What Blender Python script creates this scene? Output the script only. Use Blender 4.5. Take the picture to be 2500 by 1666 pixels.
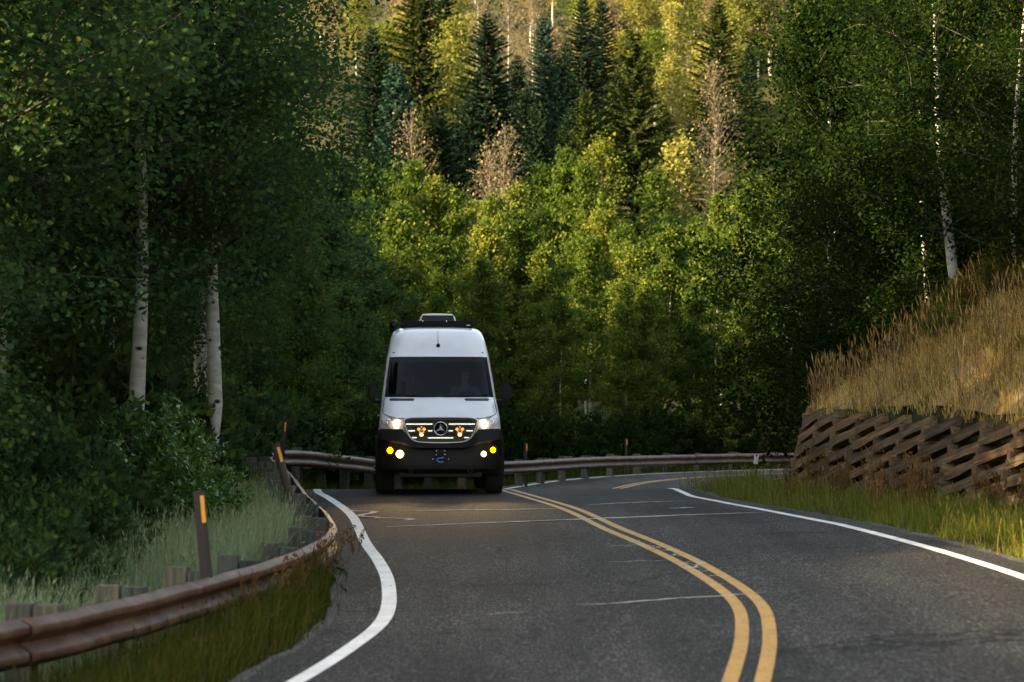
import bpy, bmesh, math, random
import numpy as np
from mathutils import Vector, Matrix
R = math.radians
for o in list(bpy.data.objects): bpy.data.objects.remove(o)
SC = bpy.context.scene
COL = SC.collection
# ------------------------------------------------------------------ camera
CAMZ = 1.72; FPX = 5903.0; PITCH = math.atan(113/FPX)
cam_d = bpy.data.cameras.new('camera'); cam = bpy.data.objects.new('camera', cam_d); COL.objects.link(cam)
cam_d.lens = 85; cam_d.sensor_width = 36; cam_d.clip_start = 0.5; cam_d.clip_end = 6000
cam.location = (0, 0, CAMZ); cam.rotation_euler = (R(90)+PITCH, 0, 0)
cam_d.dof.use_dof = True; cam_d.dof.focus_distance = 38.5; cam_d.dof.aperture_fstop = 2.8
SC.camera = cam
# ------------------------------------------------------------------ light
SUN_AZ, SUN_EL = -106, 20          # azimuth measured from the view direction towards the right
w = bpy.data.worlds.new('World'); SC.world = w; w.use_nodes = True
nt = w.node_tree; nt.nodes.clear()
sky = nt.nodes.new('ShaderNodeTexSky'); sky.sky_type = 'NISHITA'; sky.sun_disc = False
sky.sun_elevation = R(SUN_EL); sky.sun_rotation = R(SUN_AZ); sky.altitude = 2400
sky.air_density = 1.0; sky.dust_density = 5.0; sky.ozone_density = 0.6
bg = nt.nodes.new('ShaderNodeBackground'); bg.inputs['Strength'].default_value = 0.14
wo = nt.nodes.new('ShaderNodeOutputWorld')
nt.links.new(sky.outputs[0], bg.inputs[0]); nt.links.new(bg.outputs[0], wo.inputs[0])
sun_d = bpy.data.lights.new('sun', 'SUN'); sun_d.energy = 4.1; sun_d.angle = R(0.6); sun_d.color = (1.0, 0.92, 0.78)
sun = bpy.data.objects.new('sun', sun_d); COL.objects.link(sun)
_sd = Vector((math.cos(R(SUN_EL))*math.sin(R(SUN_AZ)), math.cos(R(SUN_EL))*math.cos(R(SUN_AZ)), math.sin(R(SUN_EL))))
sun.rotation_euler = (-_sd).to_track_quat('-Z', 'Y').to_euler()
SC.view_settings.view_transform = 'Standard'; SC.view_settings.look = 'None'
SC.view_settings.exposure = 2.85; SC.view_settings.gamma = 1.0; SC.view_settings.use_curve_mapping = False
SC.view_settings.use_white_balance = True; SC.view_settings.white_balance_temperature = 11000; SC.view_settings.white_balance_tint = 10
SC.render.engine = 'CYCLES'
SC.cycles.max_bounces = 6; SC.cycles.transparent_max_bounces = 8
SC.cycles.diffuse_bounces = 3; SC.cycles.glossy_bounces = 3; SC.cycles.transmission_bounces = 4

# ------------------------------------------------------------------ helpers
def W(px, py, Y):
    """place seen at a photograph pixel, at ground distance Y"""
    xc = (px-1250)/FPX; yc = (833-py)/FPX
    d = (xc, math.cos(PITCH)-yc*math.sin(PITCH), math.sin(PITCH)+yc*math.cos(PITCH))
    k = Y/d[1]
    return Vector((d[0]*k, Y, CAMZ+d[2]*k))

MATS = {}
def nodes(name):
    m = bpy.data.materials.new(name); m.use_nodes = True; m.node_tree.nodes.clear(); MATS[name] = m
    return m, m.node_tree.nodes, m.node_tree.links
def ramp(n, stops):
    r = n.new('ShaderNodeValToRGB'); e = r.color_ramp.elements
    while len(e) < len(stops): e.new(0.5)
    for i, (p, c) in enumerate(stops):
        e[i].position = p; e[i].color = (*c, 1) if len(c) == 3 else c
    return r
def noise(n, l, scale, detail=4, rough=.55, vec=None, dist=0):
    t = n.new('ShaderNodeTexNoise'); t.inputs['Scale'].default_value = scale; t.inputs['Detail'].default_value = detail
    t.inputs['Roughness'].default_value = rough; t.inputs['Distortion'].default_value = dist
    if vec is not None: l.new(vec, t.inputs['Vector'])
    return t
def mapping(n, l, scale=(1,1,1), kind='Object'):
    c = n.new('ShaderNodeTexCoord'); m = n.new('ShaderNodeMapping'); m.inputs['Scale'].default_value = scale
    l.new(c.outputs[kind], m.inputs['Vector']); return m.outputs[0]
def mixc(n, l, fac, a, b, mode='MIX'):
    m = n.new('ShaderNodeMix'); m.data_type = 'RGBA'; m.blend_type = mode
    for sock, v in ((m.inputs['Factor'], fac), (m.inputs['A'], a), (m.inputs['B'], b)):
        pass
    def put(s, v):
        if hasattr(v, 'is_output'): l.new(v, s)
        elif isinstance(v, (int, float)): s.default_value = v
        else: s.default_value = (*v, 1)
    put(m.inputs[0], fac); put(m.inputs[6], a); put(m.inputs[7], b)
    return m.outputs[2]
def principled(n, l, color, rough=.6, metal=0, spec=.5, coat=0, bump=None, bump_s=.2, bump_d=.01, emit=None, emit_s=0):
    p = n.new('ShaderNodeBsdfPrincipled'); o = n.new('ShaderNodeOutputMaterial')
    def put(k, v):
        if hasattr(v, 'is_output'): l.new(v, p.inputs[k])
        elif isinstance(v, (int, float)): p.inputs[k].default_value = v
        else: p.inputs[k].default_value = (*v, 1)
    put('Base Color', color); put('Roughness', rough); put('Metallic', metal); put('Specular IOR Level', spec); put('Coat Weight', coat)
    p.inputs['Coat Roughness'].default_value = .06
    if emit is not None: put('Emission Color', emit); put('Emission Strength', emit_s)
    if bump is not None:
        b = n.new('ShaderNodeBump'); b.inputs['Strength'].default_value = bump_s; b.inputs['Distance'].default_value = bump_d
        l.new(bump, b.inputs['Height']); l.new(b.outputs[0], p.inputs['Normal'])
    l.new(p.outputs[0], o.inputs[0]); return p
def plain(name, color, rough=.5, metal=0, spec=.5, coat=0, emit=None, emit_s=0, vary=.12, scale=9):
    m, n, l = nodes(name)
    v = mapping(n, l); t = noise(n, l, scale, 5, .6, v)
    c = ramp(n, [(.3, tuple(max(0, x*(1-vary)) for x in color)), (.7, tuple(min(1, x*(1+vary)) for x in color))])
    l.new(t.outputs[0], c.inputs[0])
    principled(n, l, c.outputs[0], rough, metal, spec, coat, emit=emit, emit_s=emit_s)
    return m
def leafmat(name, stops, trans=.35, objvar=.25, spec=.0):
    """foliage: colour by a per-leaf random number, shifted a little per plant"""
    m, n, l = nodes(name)
    a = n.new('ShaderNodeAttribute'); a.attribute_name = 'rnd'
    oi = n.new('ShaderNodeObjectInfo')
    mm = n.new('ShaderNodeMath'); mm.operation = 'MULTIPLY_ADD'; mm.inputs[1].default_value = objvar; mm.inputs[2].default_value = -objvar/2
    l.new(oi.outputs['Random'], mm.inputs[0])
    ad = n.new('ShaderNodeMath'); ad.operation = 'ADD'; l.new(a.outputs['Fac'], ad.inputs[0]); l.new(mm.outputs[0], ad.inputs[1])
    r = ramp(n, stops); l.new(ad.outputs[0], r.inputs[0])
    d = n.new('ShaderNodeBsdfDiffuse'); t = n.new('ShaderNodeBsdfTranslucent'); mx = n.new('ShaderNodeMixShader'); mx.inputs[0].default_value = trans
    l.new(r.outputs[0], d.inputs[0])
    tc = mixc(n, l, .55, r.outputs[0], (1.15, 1.05, .35), 'MULTIPLY'); l.new(r.outputs[0], t.inputs[0])
    l.new(d.outputs[0], mx.inputs[1]); l.new(t.outputs[0], mx.inputs[2])
    o = n.new('ShaderNodeOutputMaterial')
    if spec > 0:
        g = n.new('ShaderNodeBsdfGlossy'); g.inputs['Roughness'].default_value = .42; g.inputs[0].default_value = (1, 1, 1, 1)
        f = n.new('ShaderNodeFresnel'); f.inputs[0].default_value = 1.4
        fm = n.new('ShaderNodeMath'); fm.operation = 'MULTIPLY'; fm.inputs[1].default_value = spec; l.new(f.outputs[0], fm.inputs[0])
        m2 = n.new('ShaderNodeMixShader'); l.new(fm.outputs[0], m2.inputs[0]); l.new(mx.outputs[0], m2.inputs[1]); l.new(g.outputs[0], m2.inputs[2])
        l.new(m2.outputs[0], o.inputs[0])
    else: l.new(mx.outputs[0], o.inputs[0])
    return m

def link(name, me, mat=None, parent=None, smooth=False):
    if mat is not None: me.materials.append(MATS[mat])
    if smooth: me.polygons.foreach_set('use_smooth', np.ones(len(me.polygons), bool))
    o = bpy.data.objects.new(name, me); COL.objects.link(o)
    if parent is not None: o.parent = parent
    return o
def npmesh(name, V, F, rnd=None):
    """V (n,3), F (m,k) with one polygon size"""
    me = bpy.data.meshes.new(name); V = np.asarray(V, np.float32); F = np.asarray(F, np.int32)
    m, k = F.shape
    me.vertices.add(len(V)); me.vertices.foreach_set('co', V.ravel())
    me.loops.add(m*k); me.loops.foreach_set('vertex_index', F.ravel())
    me.polygons.add(m); me.polygons.foreach_set('loop_start', np.arange(0, m*k, k, dtype=np.int32))
    me.update(calc_edges=True)
    if rnd is not None:
        at = me.attributes.new('rnd', 'FLOAT', 'FACE'); at.data.foreach_set('value', np.asarray(rnd, np.float32))
    return me
def tag(o, label=None, cat=None, group=None, kind=None):
    if label: o['label'] = label
    if cat: o['category'] = cat
    if group: o['group'] = group
    if kind: o['kind'] = kind
    return o
def thing(name, label, cat, loc=(0,0,0), rotz=0, group=None):
    o = bpy.data.objects.new(name, None); COL.objects.link(o); o.empty_display_size = .2
    o.location = loc; o.rotation_euler = (0, 0, rotz)
    return tag(o, label, cat, group)
class MB:
    def __init__(s): s.v = []; s.f = []
    def add(s, V, F):
        b = len(s.v); s.v += [tuple(v) for v in V]; s.f += [tuple(i+b for i in f) for f in F]; return s
    def box(s, c, d, M=None, bev=0):
        x, y, z = d[0]/2, d[1]/2, d[2]/2
        if bev <= 0:
            V = [Vector((i*x, j*y, k*z)) for i in (-1,1) for j in (-1,1) for k in (-1,1)]
            F = [(0,1,3,2),(4,6,7,5),(0,4,5,1),(2,3,7,6),(0,2,6,4),(1,5,7,3)]
        else:
            bm = bmesh.new(); bmesh.ops.create_cube(bm, size=1)
            for v in bm.verts: v.co = Vector((v.co.x*d[0], v.co.y*d[1], v.co.z*d[2]))
            bmesh.ops.bevel(bm, geom=bm.edges[:], offset=bev, segments=2, affect='EDGES')
            bm.verts.index_update(); V = [v.co.copy() for v in bm.verts]; F = [[v.index for v in f.verts] for f in bm.faces]; bm.free()
        if M is not None: V = [M @ v for v in V]
        c = Vector(c); return s.add([v+c for v in V], F)
    def tube(s, pts, rad, n=8, cap=True):
        V, F = tube_np(pts, rad, n, cap); return s.add(V, F)
    def prism(s, poly, y0, y1):
        """polygon in x,z pushed from y0 to y1"""
        k = len(poly); V = [(x, y0, z) for x, z in poly]+[(x, y1, z) for x, z in poly]
        F = [tuple(range(k)), tuple(range(2*k-1, k-1, -1))]+[(i, (i+k), (i+1) % k+k, (i+1) % k) for i in range(k)]
        return s.add(V, F)
    def grid(s, G):
        h = len(G); w_ = len(G[0]); V = [p for r in G for p in r]
        F = [(i*w_+j, i*w_+j+1, (i+1)*w_+j+1, (i+1)*w_+j) for i in range(h-1) for j in range(w_-1)]
        return s.add(V, F)
    def lathe(s, prof, n=24, axis='x', c=(0,0,0)):
        V = []; F = []; k = len(prof)
        for i in range(n):
            a = 2*math.pi*i/n; ca, sa = math.cos(a), math.sin(a)
            for t, r in prof:
                p = {'x': (t, r*ca, r*sa), 'y': (r*ca, t, r*sa), 'z': (r*ca, r*sa, t)}[axis]
                V.append((p[0]+c[0], p[1]+c[1], p[2]+c[2]))
        for i in range(n):
            j = (i+1) % n
            for q in range(k-1): F.append((i*k+q, i*k+q+1, j*k+q+1, j*k+q))
        return s.add(V, F)
    def build(s, name, mat, parent=None, smooth=False, fix=True):
        me = bpy.data.meshes.new(name); me.from_pydata(s.v, [], s.f); me.update()
        if fix:
            bm = bmesh.new(); bm.from_mesh(me); bmesh.ops.recalc_face_normals(bm, faces=bm.faces[:]); bm.to_mesh(me); bm.free()
        if smooth == 'auto':
            me.polygons.foreach_set('use_smooth', np.ones(len(me.polygons), bool)); me.set_sharp_from_angle(angle=R(35)); smooth = False
        return link(name, me, mat, parent, smooth)
def tube_np(pts, rad, n=8, cap=True):
    pts = [Vector(p) for p in pts]; V = []; F = []
    if isinstance(rad, (int, float)): rad = [rad]*len(pts)
    up = None
    for i, p in enumerate(pts):
        t = (pts[min(i+1, len(pts)-1)]-pts[max(i-1, 0)]).normalized()
        if up is None: up = t.orthogonal().normalized()
        up = (up-t*up.dot(t));
        if up.length < 1e-5: up = t.orthogonal()
        up.normalize(); b = t.cross(up)
        for k in range(n):
            a = 2*math.pi*k/n; V.append(tuple(p+(up*math.cos(a)+b*math.sin(a))*rad[i]))
    for i in range(len(pts)-1):
        for k in range(n):
            q = (k+1) % n; F.append((i*n+k, i*n+q, (i+1)*n+q, (i+1)*n+k))
    if cap:
        F.append(tuple(range(n-1, -1, -1))); F.append(tuple((len(pts)-1)*n+k for k in range(n)))
    return V, F
def catmull(P, step):
    P = [np.array(p, float) for p in P]; out = []
    P = [2*P[0]-P[1]]+P+[2*P[-1]-P[-2]]
    for i in range(1, len(P)-2):
        p0, p1, p2, p3 = P[i-1], P[i], P[i+1], P[i+2]
        k = max(1, int(np.linalg.norm(p2-p1)/step))
        # centripetal form
        t0 = 0; t1 = t0+np.linalg.norm(p1-p0)**.5; t2 = t1+np.linalg.norm(p2-p1)**.5; t3 = t2+np.linalg.norm(p3-p2)**.5
        for j in range(k):
            t = t1+(t2-t1)*j/k
            A1 = (t1-t)/(t1-t0)*p0+(t-t0)/(t1-t0)*p1; A2 = (t2-t)/(t2-t1)*p1+(t-t1)/(t2-t1)*p2; A3 = (t3-t)/(t3-t2)*p2+(t-t2)/(t3-t2)*p3
            B1 = (t2-t)/(t2-t0)*A1+(t-t0)/(t2-t0)*A2; B2 = (t3-t)/(t3-t1)*A2+(t-t1)/(t3-t1)*A3
            out.append((t2-t)/(t2-t1)*B1+(t-t1)/(t2-t1)*B2)
    out.append(P[-2]); return np.array(out)
def sstep(a, b, x):
    t = np.clip((x-a)/(b-a), 0, 1); return t*t*(3-2*t)

# ------------------------------------------------------------------ materials
def build_materials():
    # asphalt
    m, n, l = nodes('asphalt'); v = mapping(n, l)
    fine = noise(n, l, 1, 5, .8, mapping(n, l, (70, 9, 30))); mid = noise(n, l, 15, 8, .85, mapping(n, l, (1, .55, 1))); streak = noise(n, l, 1, 4, .6, mapping(n, l, (2.6, .10, 1))); big = noise(n, l, .55, 4, .55, mapping(n, l, (1, .35, 1)))
    c1 = ramp(n, [(.36, (.004, .004, .004)), (.47, (.018, .018, .0175)), (.56, (.052, .051, .049)), (.68, (.16, .156, .15))]); l.new(fine.outputs[0], c1.inputs[0])
    c2 = ramp(n, [(.3, (.55, .55, .56)), (.7, (1.45, 1.42, 1.38))]); l.new(big.outputs[0], c2.inputs[0])
    c3 = ramp(n, [(.34, (.45, .45, .45)), (.5, (.95, .95, .95)), (.68, (1.75, 1.73, 1.70))]); l.new(mid.outputs[0], c3.inputs[0])
    c = mixc(n, l, 1, c1.outputs[0], c2.outputs[0], 'MULTIPLY'); c = mixc(n, l, 1, c, c3.outputs[0], 'MULTIPLY')
    c4 = ramp(n, [(.3, (.72, .72, .73)), (.7, (1.28, 1.26, 1.24))]); l.new(streak.outputs[0], c4.inputs[0]); c = mixc(n, l, 1, c, c4.outputs[0], 'MULTIPLY')
    vo = n.new('ShaderNodeTexVoronoi'); vo.feature = 'DISTANCE_TO_EDGE'; vo.inputs['Scale'].default_value = .42
    wv = noise(n, l, 2.2, 5, .7, v); va = n.new('ShaderNodeVectorMath'); va.operation = 'MULTIPLY_ADD'; va.inputs[1].default_value = (.9, .9, .9); l.new(wv.outputs['Color'], va.inputs[0]); l.new(v, va.inputs[2]); l.new(va.outputs[0], vo.inputs['Vector'])
    ck = ramp(n, [(.0, (1, 1, 1)), (.008, (1, 1, 1)), (.014, (0, 0, 0))]); l.new(vo.outputs['Distance'], ck.inputs[0])
    mk = ramp(n, [(.50, (0, 0, 0)), (.60, (1, 1, 1))]); l.new(noise(n, l, .35, 3, .5, v).outputs[0], mk.inputs[0])
    ckm = mixc(n, l, 1, ck.outputs[0], mk.outputs[0], 'MULTIPLY'); c = mixc(n, l, ckm, c, (.004, .004, .004))
    principled(n, l, c, .8, spec=.10, bump=fine.outputs[0], bump_s=.6, bump_d=.012)
    # painted lines: worn paint over asphalt
    for nm, col, col2, th in (('white_paint', (.70, .69, .67), (.50, .49, .47), .38), ('yellow_paint', (.52, .25, .024), (.36, .165, .016), .43)):
        m, n, l = nodes(nm); v = mapping(n, l)
        a = noise(n, l, 1, 6, .75, mapping(n, l, (34, 6, 20))); b = noise(n, l, 3.0, 5, .7, v)
        cc = ramp(n, [(.35, col2), (.65, col)]); l.new(b.outputs[0], cc.inputs[0])
        r = ramp(n, [(th-.05, (0, 0, 0)), (th, (1, 1, 1))]); l.new(a.outputs[0], r.inputs[0])
        c = mixc(n, l, r.outputs[0], (.075, .072, .07), cc.outputs[0]); principled(n, l, c, .6, spec=.35, bump=a.outputs[0], bump_s=.25, bump_d=.004)
    # crack filler
    m, n, l = nodes('pale_crack'); v = mapping(n, l); a = noise(n, l, 14, 6, .75, v)
    r = ramp(n, [(.34, (.06, .058, .057)), (.5, (.42, .40, .38))]); l.new(a.outputs[0], r.inputs[0]); principled(n, l, r.outputs[0], .8)
    plain('dark_crack', (.012, .012, .012), .9)
    # ground
    m, n, l = nodes('soil'); v = mapping(n, l); a = noise(n, l, .9, 6, .6, v); b = noise(n, l, 22, 6, .7, v)
    r = ramp(n, [(.3, (.022, .030, .010)), (.5, (.038, .036, .014)), (.72, (.075, .052, .026))]); l.new(a.outputs[0], r.inputs[0])
    r2 = ramp(n, [(.3, (.6, .6, .6)), (.7, (1.3, 1.3, 1.3))]); l.new(b.outputs[0], r2.inputs[0])
    principled(n, l, mixc(n, l, 1, r.outputs[0], r2.outputs[0], 'MULTIPLY'), .95, spec=.1, bump=b.outputs[0], bump_s=.7, bump_d=.06)
    m, n, l = nodes('straw'); v = mapping(n, l); a = noise(n, l, 1.1, 6, .65, v); b = noise(n, l, 30, 6, .8, v)
    r = ramp(n, [(.35, (.07, .05, .024)), (.5, (.20, .14, .065)), (.65, (.34, .25, .13))]); l.new(a.outputs[0], r.inputs[0]); r2 = ramp(n, [(.3, (.4, .4, .4)), (.7, (1.4, 1.4, 1.4))]); l.new(b.outputs[0], r2.inputs[0])
    principled(n, l, mixc(n, l, 1, r.outputs[0], r2.outputs[0], 'MULTIPLY'), .95, spec=.05, bump=b.outputs[0], bump_s=.8, bump_d=.05)
    m, n, l = nodes('gravel'); v = mapping(n, l); a = n.new('ShaderNodeTexVoronoi'); a.inputs['Scale'].default_value = 38; l.new(v, a.inputs['Vector'])
    r = ramp(n, [(0, (.010, .009, .008)), (.5, (.028, .026, .024)), (1, (.075, .07, .065))]); l.new(a.outputs['Color'], r.inputs[0])
    principled(n, l, r.outputs[0], .9, bump=a.outputs['Distance'], bump_s=.8, bump_d=.02)
    # weathering steel of the rail
    m, n, l = nodes('rust_steel'); v = mapping(n, l); a = noise(n, l, 3.5, 6, .65, v); b = noise(n, l, 45, 4, .7, v)
    r = ramp(n, [(.3, (.042, .019, .012)), (.5, (.085, .043, .028)), (.72, (.165, .098, .068))]); l.new(a.outputs[0], r.inputs[0])
    c = mixc(n, l, .25, r.outputs[0], b.outputs[0], 'OVERLAY')
    principled(n, l, c, .55, metal=.0, spec=.22, bump=b.outputs[0], bump_s=.12, bump_d=.004)
    # timbers
    def wood(nm, cols, sc=(1.2, 22, 22)):
        m, n, l = nodes(nm); v = mapping(n, l, sc); oi = n.new('ShaderNodeObjectInfo')
        ad = n.new('ShaderNodeVectorMath'); ad.operation = 'ADD'; l.new(v, ad.inputs[0]); 
        cx = n.new('ShaderNodeCombineXYZ'); mu = n.new('ShaderNodeMath'); mu.operation = 'MULTIPLY'; mu.inputs[1].default_value = 71; l.new(oi.outputs['Random'], mu.inputs[0])
        for k in range(3): l.new(mu.outputs[0], cx.inputs[k])
        l.new(cx.outputs[0], ad.inputs[1])
        a = noise(n, l, 1, 8, .72, ad.outputs[0], .6); b = noise(n, l, 2.2, 4, .6, mapping(n, l))
        r = ramp(n, [(.28, cols[0]), (.48, cols[1]), (.7, cols[2])]); l.new(a.outputs[0], r.inputs[0])
        r2 = ramp(n, [(.0, (.50, .54, .56)), (.35, (.95, .98, .95)), (.7, (1.1, 1, .9)), (1, (1.5, 1.25, 1.0))]); l.new(oi.outputs['Random'], r2.inputs[0])
        c = mixc(n, l, 1, r.outputs[0], r2.outputs[0], 'MULTIPLY')
        r3 = ramp(n, [(.35, (.8, .86, .78)), (.65, (1.12, 1.05, 1.0))]); l.new(b.outputs[0], r3.inputs[0])
        c = mixc(n, l, 1, c, r3.outputs[0], 'MULTIPLY')
        principled(n, l, c, .85, spec=.2, bump=a.outputs[0], bump_s=.8, bump_d=.012)
    wood('crib_timber', [(.018, .012, .009), (.115, .072, .046), (.26, .18, .125)])
    wood('grey_timber', [(.020, .023, .024), (.062, .068, .066), (.13, .135, .125)], (22, 22, 2))
    plain('brown_post', (.018, .010, .008), .6)
    plain('amber_reflector', (.78, .30, .015), .35, spec=.6, vary=.05)
    plain('white_reflector', (.6, .6, .6), .4)
    # bark
    m, n, l = nodes('aspen_bark'); v = mapping(n, l, (3, 3, 9)); a = noise(n, l, 1.0, 5, .6, v, .4)
    v2 = mapping(n, l, (4.2, 4.2, 6.5)); vo = n.new('ShaderNodeTexVoronoi'); vo.inputs['Scale'].default_value = 1.0; l.new(v2, vo.inputs['Vector'])
    r = ramp(n, [(.30, (.035, .035, .033)), (.38, (.22, .225, .20)), (.7, (.37, .375, .335))]); l.new(a.outputs[0], r.inputs[0])
    r2 = ramp(n, [(.17, (.035, .033, .03)), (.26, (1, 1, 1))]); l.new(vo.outputs['Distance'], r2.inputs[0])
    principled(n, l, mixc(n, l, 1, r.outputs[0], r2.outputs[0], 'MULTIPLY'), .8, spec=.2, bump=a.outputs[0], bump_s=.4, bump_d=.01)
    plain('grey_branch', (.048, .046, .040), .9, spec=.1, vary=.35)
    plain('brown_bark', (.055, .045, .035), .9, spec=.1, vary=.35)
    plain('tan_twig', (.10, .082, .062), .9, spec=.1, vary=.3)
    plain('dark_twig', (.06, .055, .045), .9, spec=.1, vary=.3)
    # leaves
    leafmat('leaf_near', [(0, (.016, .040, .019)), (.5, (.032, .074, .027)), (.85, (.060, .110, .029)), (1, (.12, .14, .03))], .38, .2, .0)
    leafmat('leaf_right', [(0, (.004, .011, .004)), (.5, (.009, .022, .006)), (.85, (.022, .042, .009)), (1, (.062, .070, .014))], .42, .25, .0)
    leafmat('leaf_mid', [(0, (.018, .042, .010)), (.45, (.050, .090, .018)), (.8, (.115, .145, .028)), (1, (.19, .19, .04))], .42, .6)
    leafmat('leaf_yellow', [(0, (.075, .095, .022)), (.5, (.155, .16, .04)), (1, (.26, .235, .075))], .42, .5)
    leafmat('leaf_tan', [(0, (.09, .075, .04)), (.5, (.165, .13, .075)), (1, (.26, .21, .125))], .3, .3)
    leafmat('leaf_shrub', [(0, (.025, .075, .018)), (.5, (.055, .145, .028)), (1, (.11, .21, .04))], .35, .15, .12)
    leafmat('leaf_olive', [(0, (.030, .045, .010)), (.5, (.070, .085, .018)), (1, (.15, .14, .035))], .35, .2)
    leafmat('needle_dark', [(0, (.006, .016, .011)), (.5, (.013, .032, .018)), (1, (.032, .055, .022))], .12, .25)
    leafmat('needle_olive', [(0, (.014, .026, .010)), (.5, (.034, .052, .015)), (1, (.085, .095, .024))], .18, .3)
    leafmat('needle_blue', [(0, (.012, .034, .026)), (.5, (.028, .066, .046)), (1, (.06, .105, .065))], .12, .2)
    leafmat('grass_blue', [(0, (.08, .14, .06)), (.5, (.17, .235, .13)), (.85, (.27, .32, .20)), (1, (.36, .34, .18))], .35, 0)
    leafmat('grass_verge', [(0, (.014, .026, .005)), (.5, (.034, .052, .008)), (.75, (.060, .062, .014)), (1, (.12, .075, .03))], .4, 0)
    leafmat('grass_lime', [(0, (.045, .070, .012)), (.45, (.095, .130, .020)), (.75, (.16, .17, .032)), (1, (.28, .19, .065))], .42, 0)
    leafmat('grass_gold', [(0, (.22, .13, .038)), (.35, (.52, .32, .085)), (.7, (.72, .48, .17)), (1, (.80, .66, .38))], .50, 0)
    leafmat('grass_rust', [(0, (.13, .07, .03)), (.5, (.28, .16, .065)), (1, (.44, .28, .12))], .3, .2)
    leafmat('grass_olive', [(0, (.05, .058, .014)), (.5, (.12, .115, .028)), (1, (.26, .19, .06))], .38, 0)
    # van
    m, n, l = nodes('van_paint'); v = mapping(n, l); a = noise(n, l, 900, 2, .5, v); b = noise(n, l, 2.5, 5, .6, v)
    r = ramp(n, [(.3, (.60, .585, .615)), (.7, (.71, .695, .725))]); l.new(b.outputs[0], r.inputs[0])
    principled(n, l, r.outputs[0], .34, metal=.05, spec=.5, coat=.7)
    plain('black_plastic', (.008, .008, .009), .6, spec=.15)
    plain('bumper_black', (.006, .0055, .005), .6, spec=.2, vary=.3, scale=5)
    plain('gloss_black', (.006, .006, .007), .25, spec=.18)
    plain('chrome', (.75, .75, .77), .25, metal=.75, vary=.04)
    plain('silver_plastic', (.42, .42, .44), .35, metal=.5, vary=.05)
    plain('rubber', (.014, .014, .014), .85, spec=.2, vary=.3)
    plain('wheel_rim', (.03, .03, .032), .4, metal=.6)
    plain('roof_fan', (.035, .035, .038), .35, spec=.5)
    plain('white_plastic', (.55, .53, .50), .4)
    plain('blue_hook', (.02, .09, .30), .35, spec=.6)
    plain('amber_lens', (.85, .28, .03), .2, spec=.6, vary=.05)
    plain('interior_dark', (.012, .012, .013), .8, spec=.2)
    plain('seat_cloth', (.016, .017, .019), .9, spec=.1)
    plain('skin', (.32, .19, .14), .55, vary=.08)
    plain('hair', (.03, .02, .014), .7)
    plain('teal_shirt', (.07, .14, .17), .9, spec=.1, vary=.2)
    plain('lamp_core', (.9, .85, .75), .3, emit=(1.0, .80, .48), emit_s=20, vary=.01)
    plain('lamp_white', (.9, .85, .75), .3, emit=(1.0, .66, .30), emit_s=1.6, vary=.01)
    plain('lamp_yellow_core', (.9, .7, .1), .3, emit=(1.0, .60, .03), emit_s=9, vary=.01)
    plain('lamp_head', (.9, .85, .75), .3, emit=(1.0, .83, .62), emit_s=2.4, vary=.01)
    plain('lamp_yellow', (.9, .7, .1), .3, emit=(1.0, .52, .015), emit_s=.9, vary=.01)
    plain('lamp_amber', (.9, .4, .1), .3, emit=(1.0, .42, .14), emit_s=1.6, vary=.01)
    plain('lamp_amber_dim', (.9, .4, .1), .3, emit=(1.0, .42, .10), emit_s=.16, vary=.01)
    m, n, l = nodes('windscreen_glass')
    tr = n.new('ShaderNodeBsdfTransparent'); tr.inputs[0].default_value = (.46, .56, .58, 1)
    g = n.new('ShaderNodeBsdfGlossy'); g.inputs['Roughness'].default_value = .03; g.inputs[0].default_value = (.9, .95, 1, 1)
    f = n.new('ShaderNodeFresnel'); f.inputs[0].default_value = 1.28; mx = n.new('ShaderNodeMixShader'); o = n.new('ShaderNodeOutputMaterial')
    vn = noise(n, l, 3, 3, .5, mapping(n, l)); rr = ramp(n, [(0, (.02, .02, .02)), (1, (.06, .06, .06))]); l.new(vn.outputs[0], rr.inputs[0]); l.new(rr.outputs[0], g.inputs['Roughness'])
    l.new(f.outputs[0], mx.inputs[0]); l.new(tr.outputs[0], mx.inputs[1]); l.new(g.outputs[0], mx.inputs[2]); l.new(mx.outputs[0], o.inputs[0])
    m, n, l = nodes('lamp_glass')
    tr = n.new('ShaderNodeBsdfTransparent'); tr.inputs[0].default_value = (.92, .93, .95, 1)
    g = n.new('ShaderNodeBsdfGlossy'); g.inputs['Roughness'].default_value = .04
    f = n.new('ShaderNodeFresnel'); f.inputs[0].default_value = 1.5; mx = n.new('ShaderNodeMixShader'); o = n.new('ShaderNodeOutputMaterial')
    l.new(f.outputs[0], mx.inputs[0]); l.new(tr.outputs[0], mx.inputs[1]); l.new(g.outputs[0], mx.inputs[2]); l.new(mx.outputs[0], o.inputs[0])
build_materials()

# ------------------------------------------------------------------ road line and terrain
CPTS = [(-22,-46),(-13.5,-30),(-6.5,-14),(-2.6,-4),(-.75,2),(.25,7),(.85,10.5),(1.36,14.1),(1.70,16.9),(1.88,19.4),(1.77,23.2),(1.52,26.5),(1.22,29.5),(.82,34.2),(-.03,40.4),
        (-.32,44),(-.25,47.5),(.25,51.5),(1.15,56),(2.35,60.2),(3.15,63.9),(3.65,65.8),(4.4,67.8),(5.15,69.3),(6.0,70.7),(7.6,72.6),(10,74.6),(14,76.6),(20,78.5),(30,80),(60,82)]
CL = catmull(CPTS, .5)
_t = np.gradient(CL, axis=0); _t /= np.linalg.norm(_t, axis=1)[:, None]
CN = np.stack([_t[:, 1], -_t[:, 0]], 1)             # points to the right of the way ahead
def road_z(y): return np.interp(y, [-50, 39, 41, 43.2, 46, 50, 55, 60, 76, 90], [0, 0, -.018, -.09, -.24, -.50, -.76, -.86, -.88, -.9])
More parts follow.
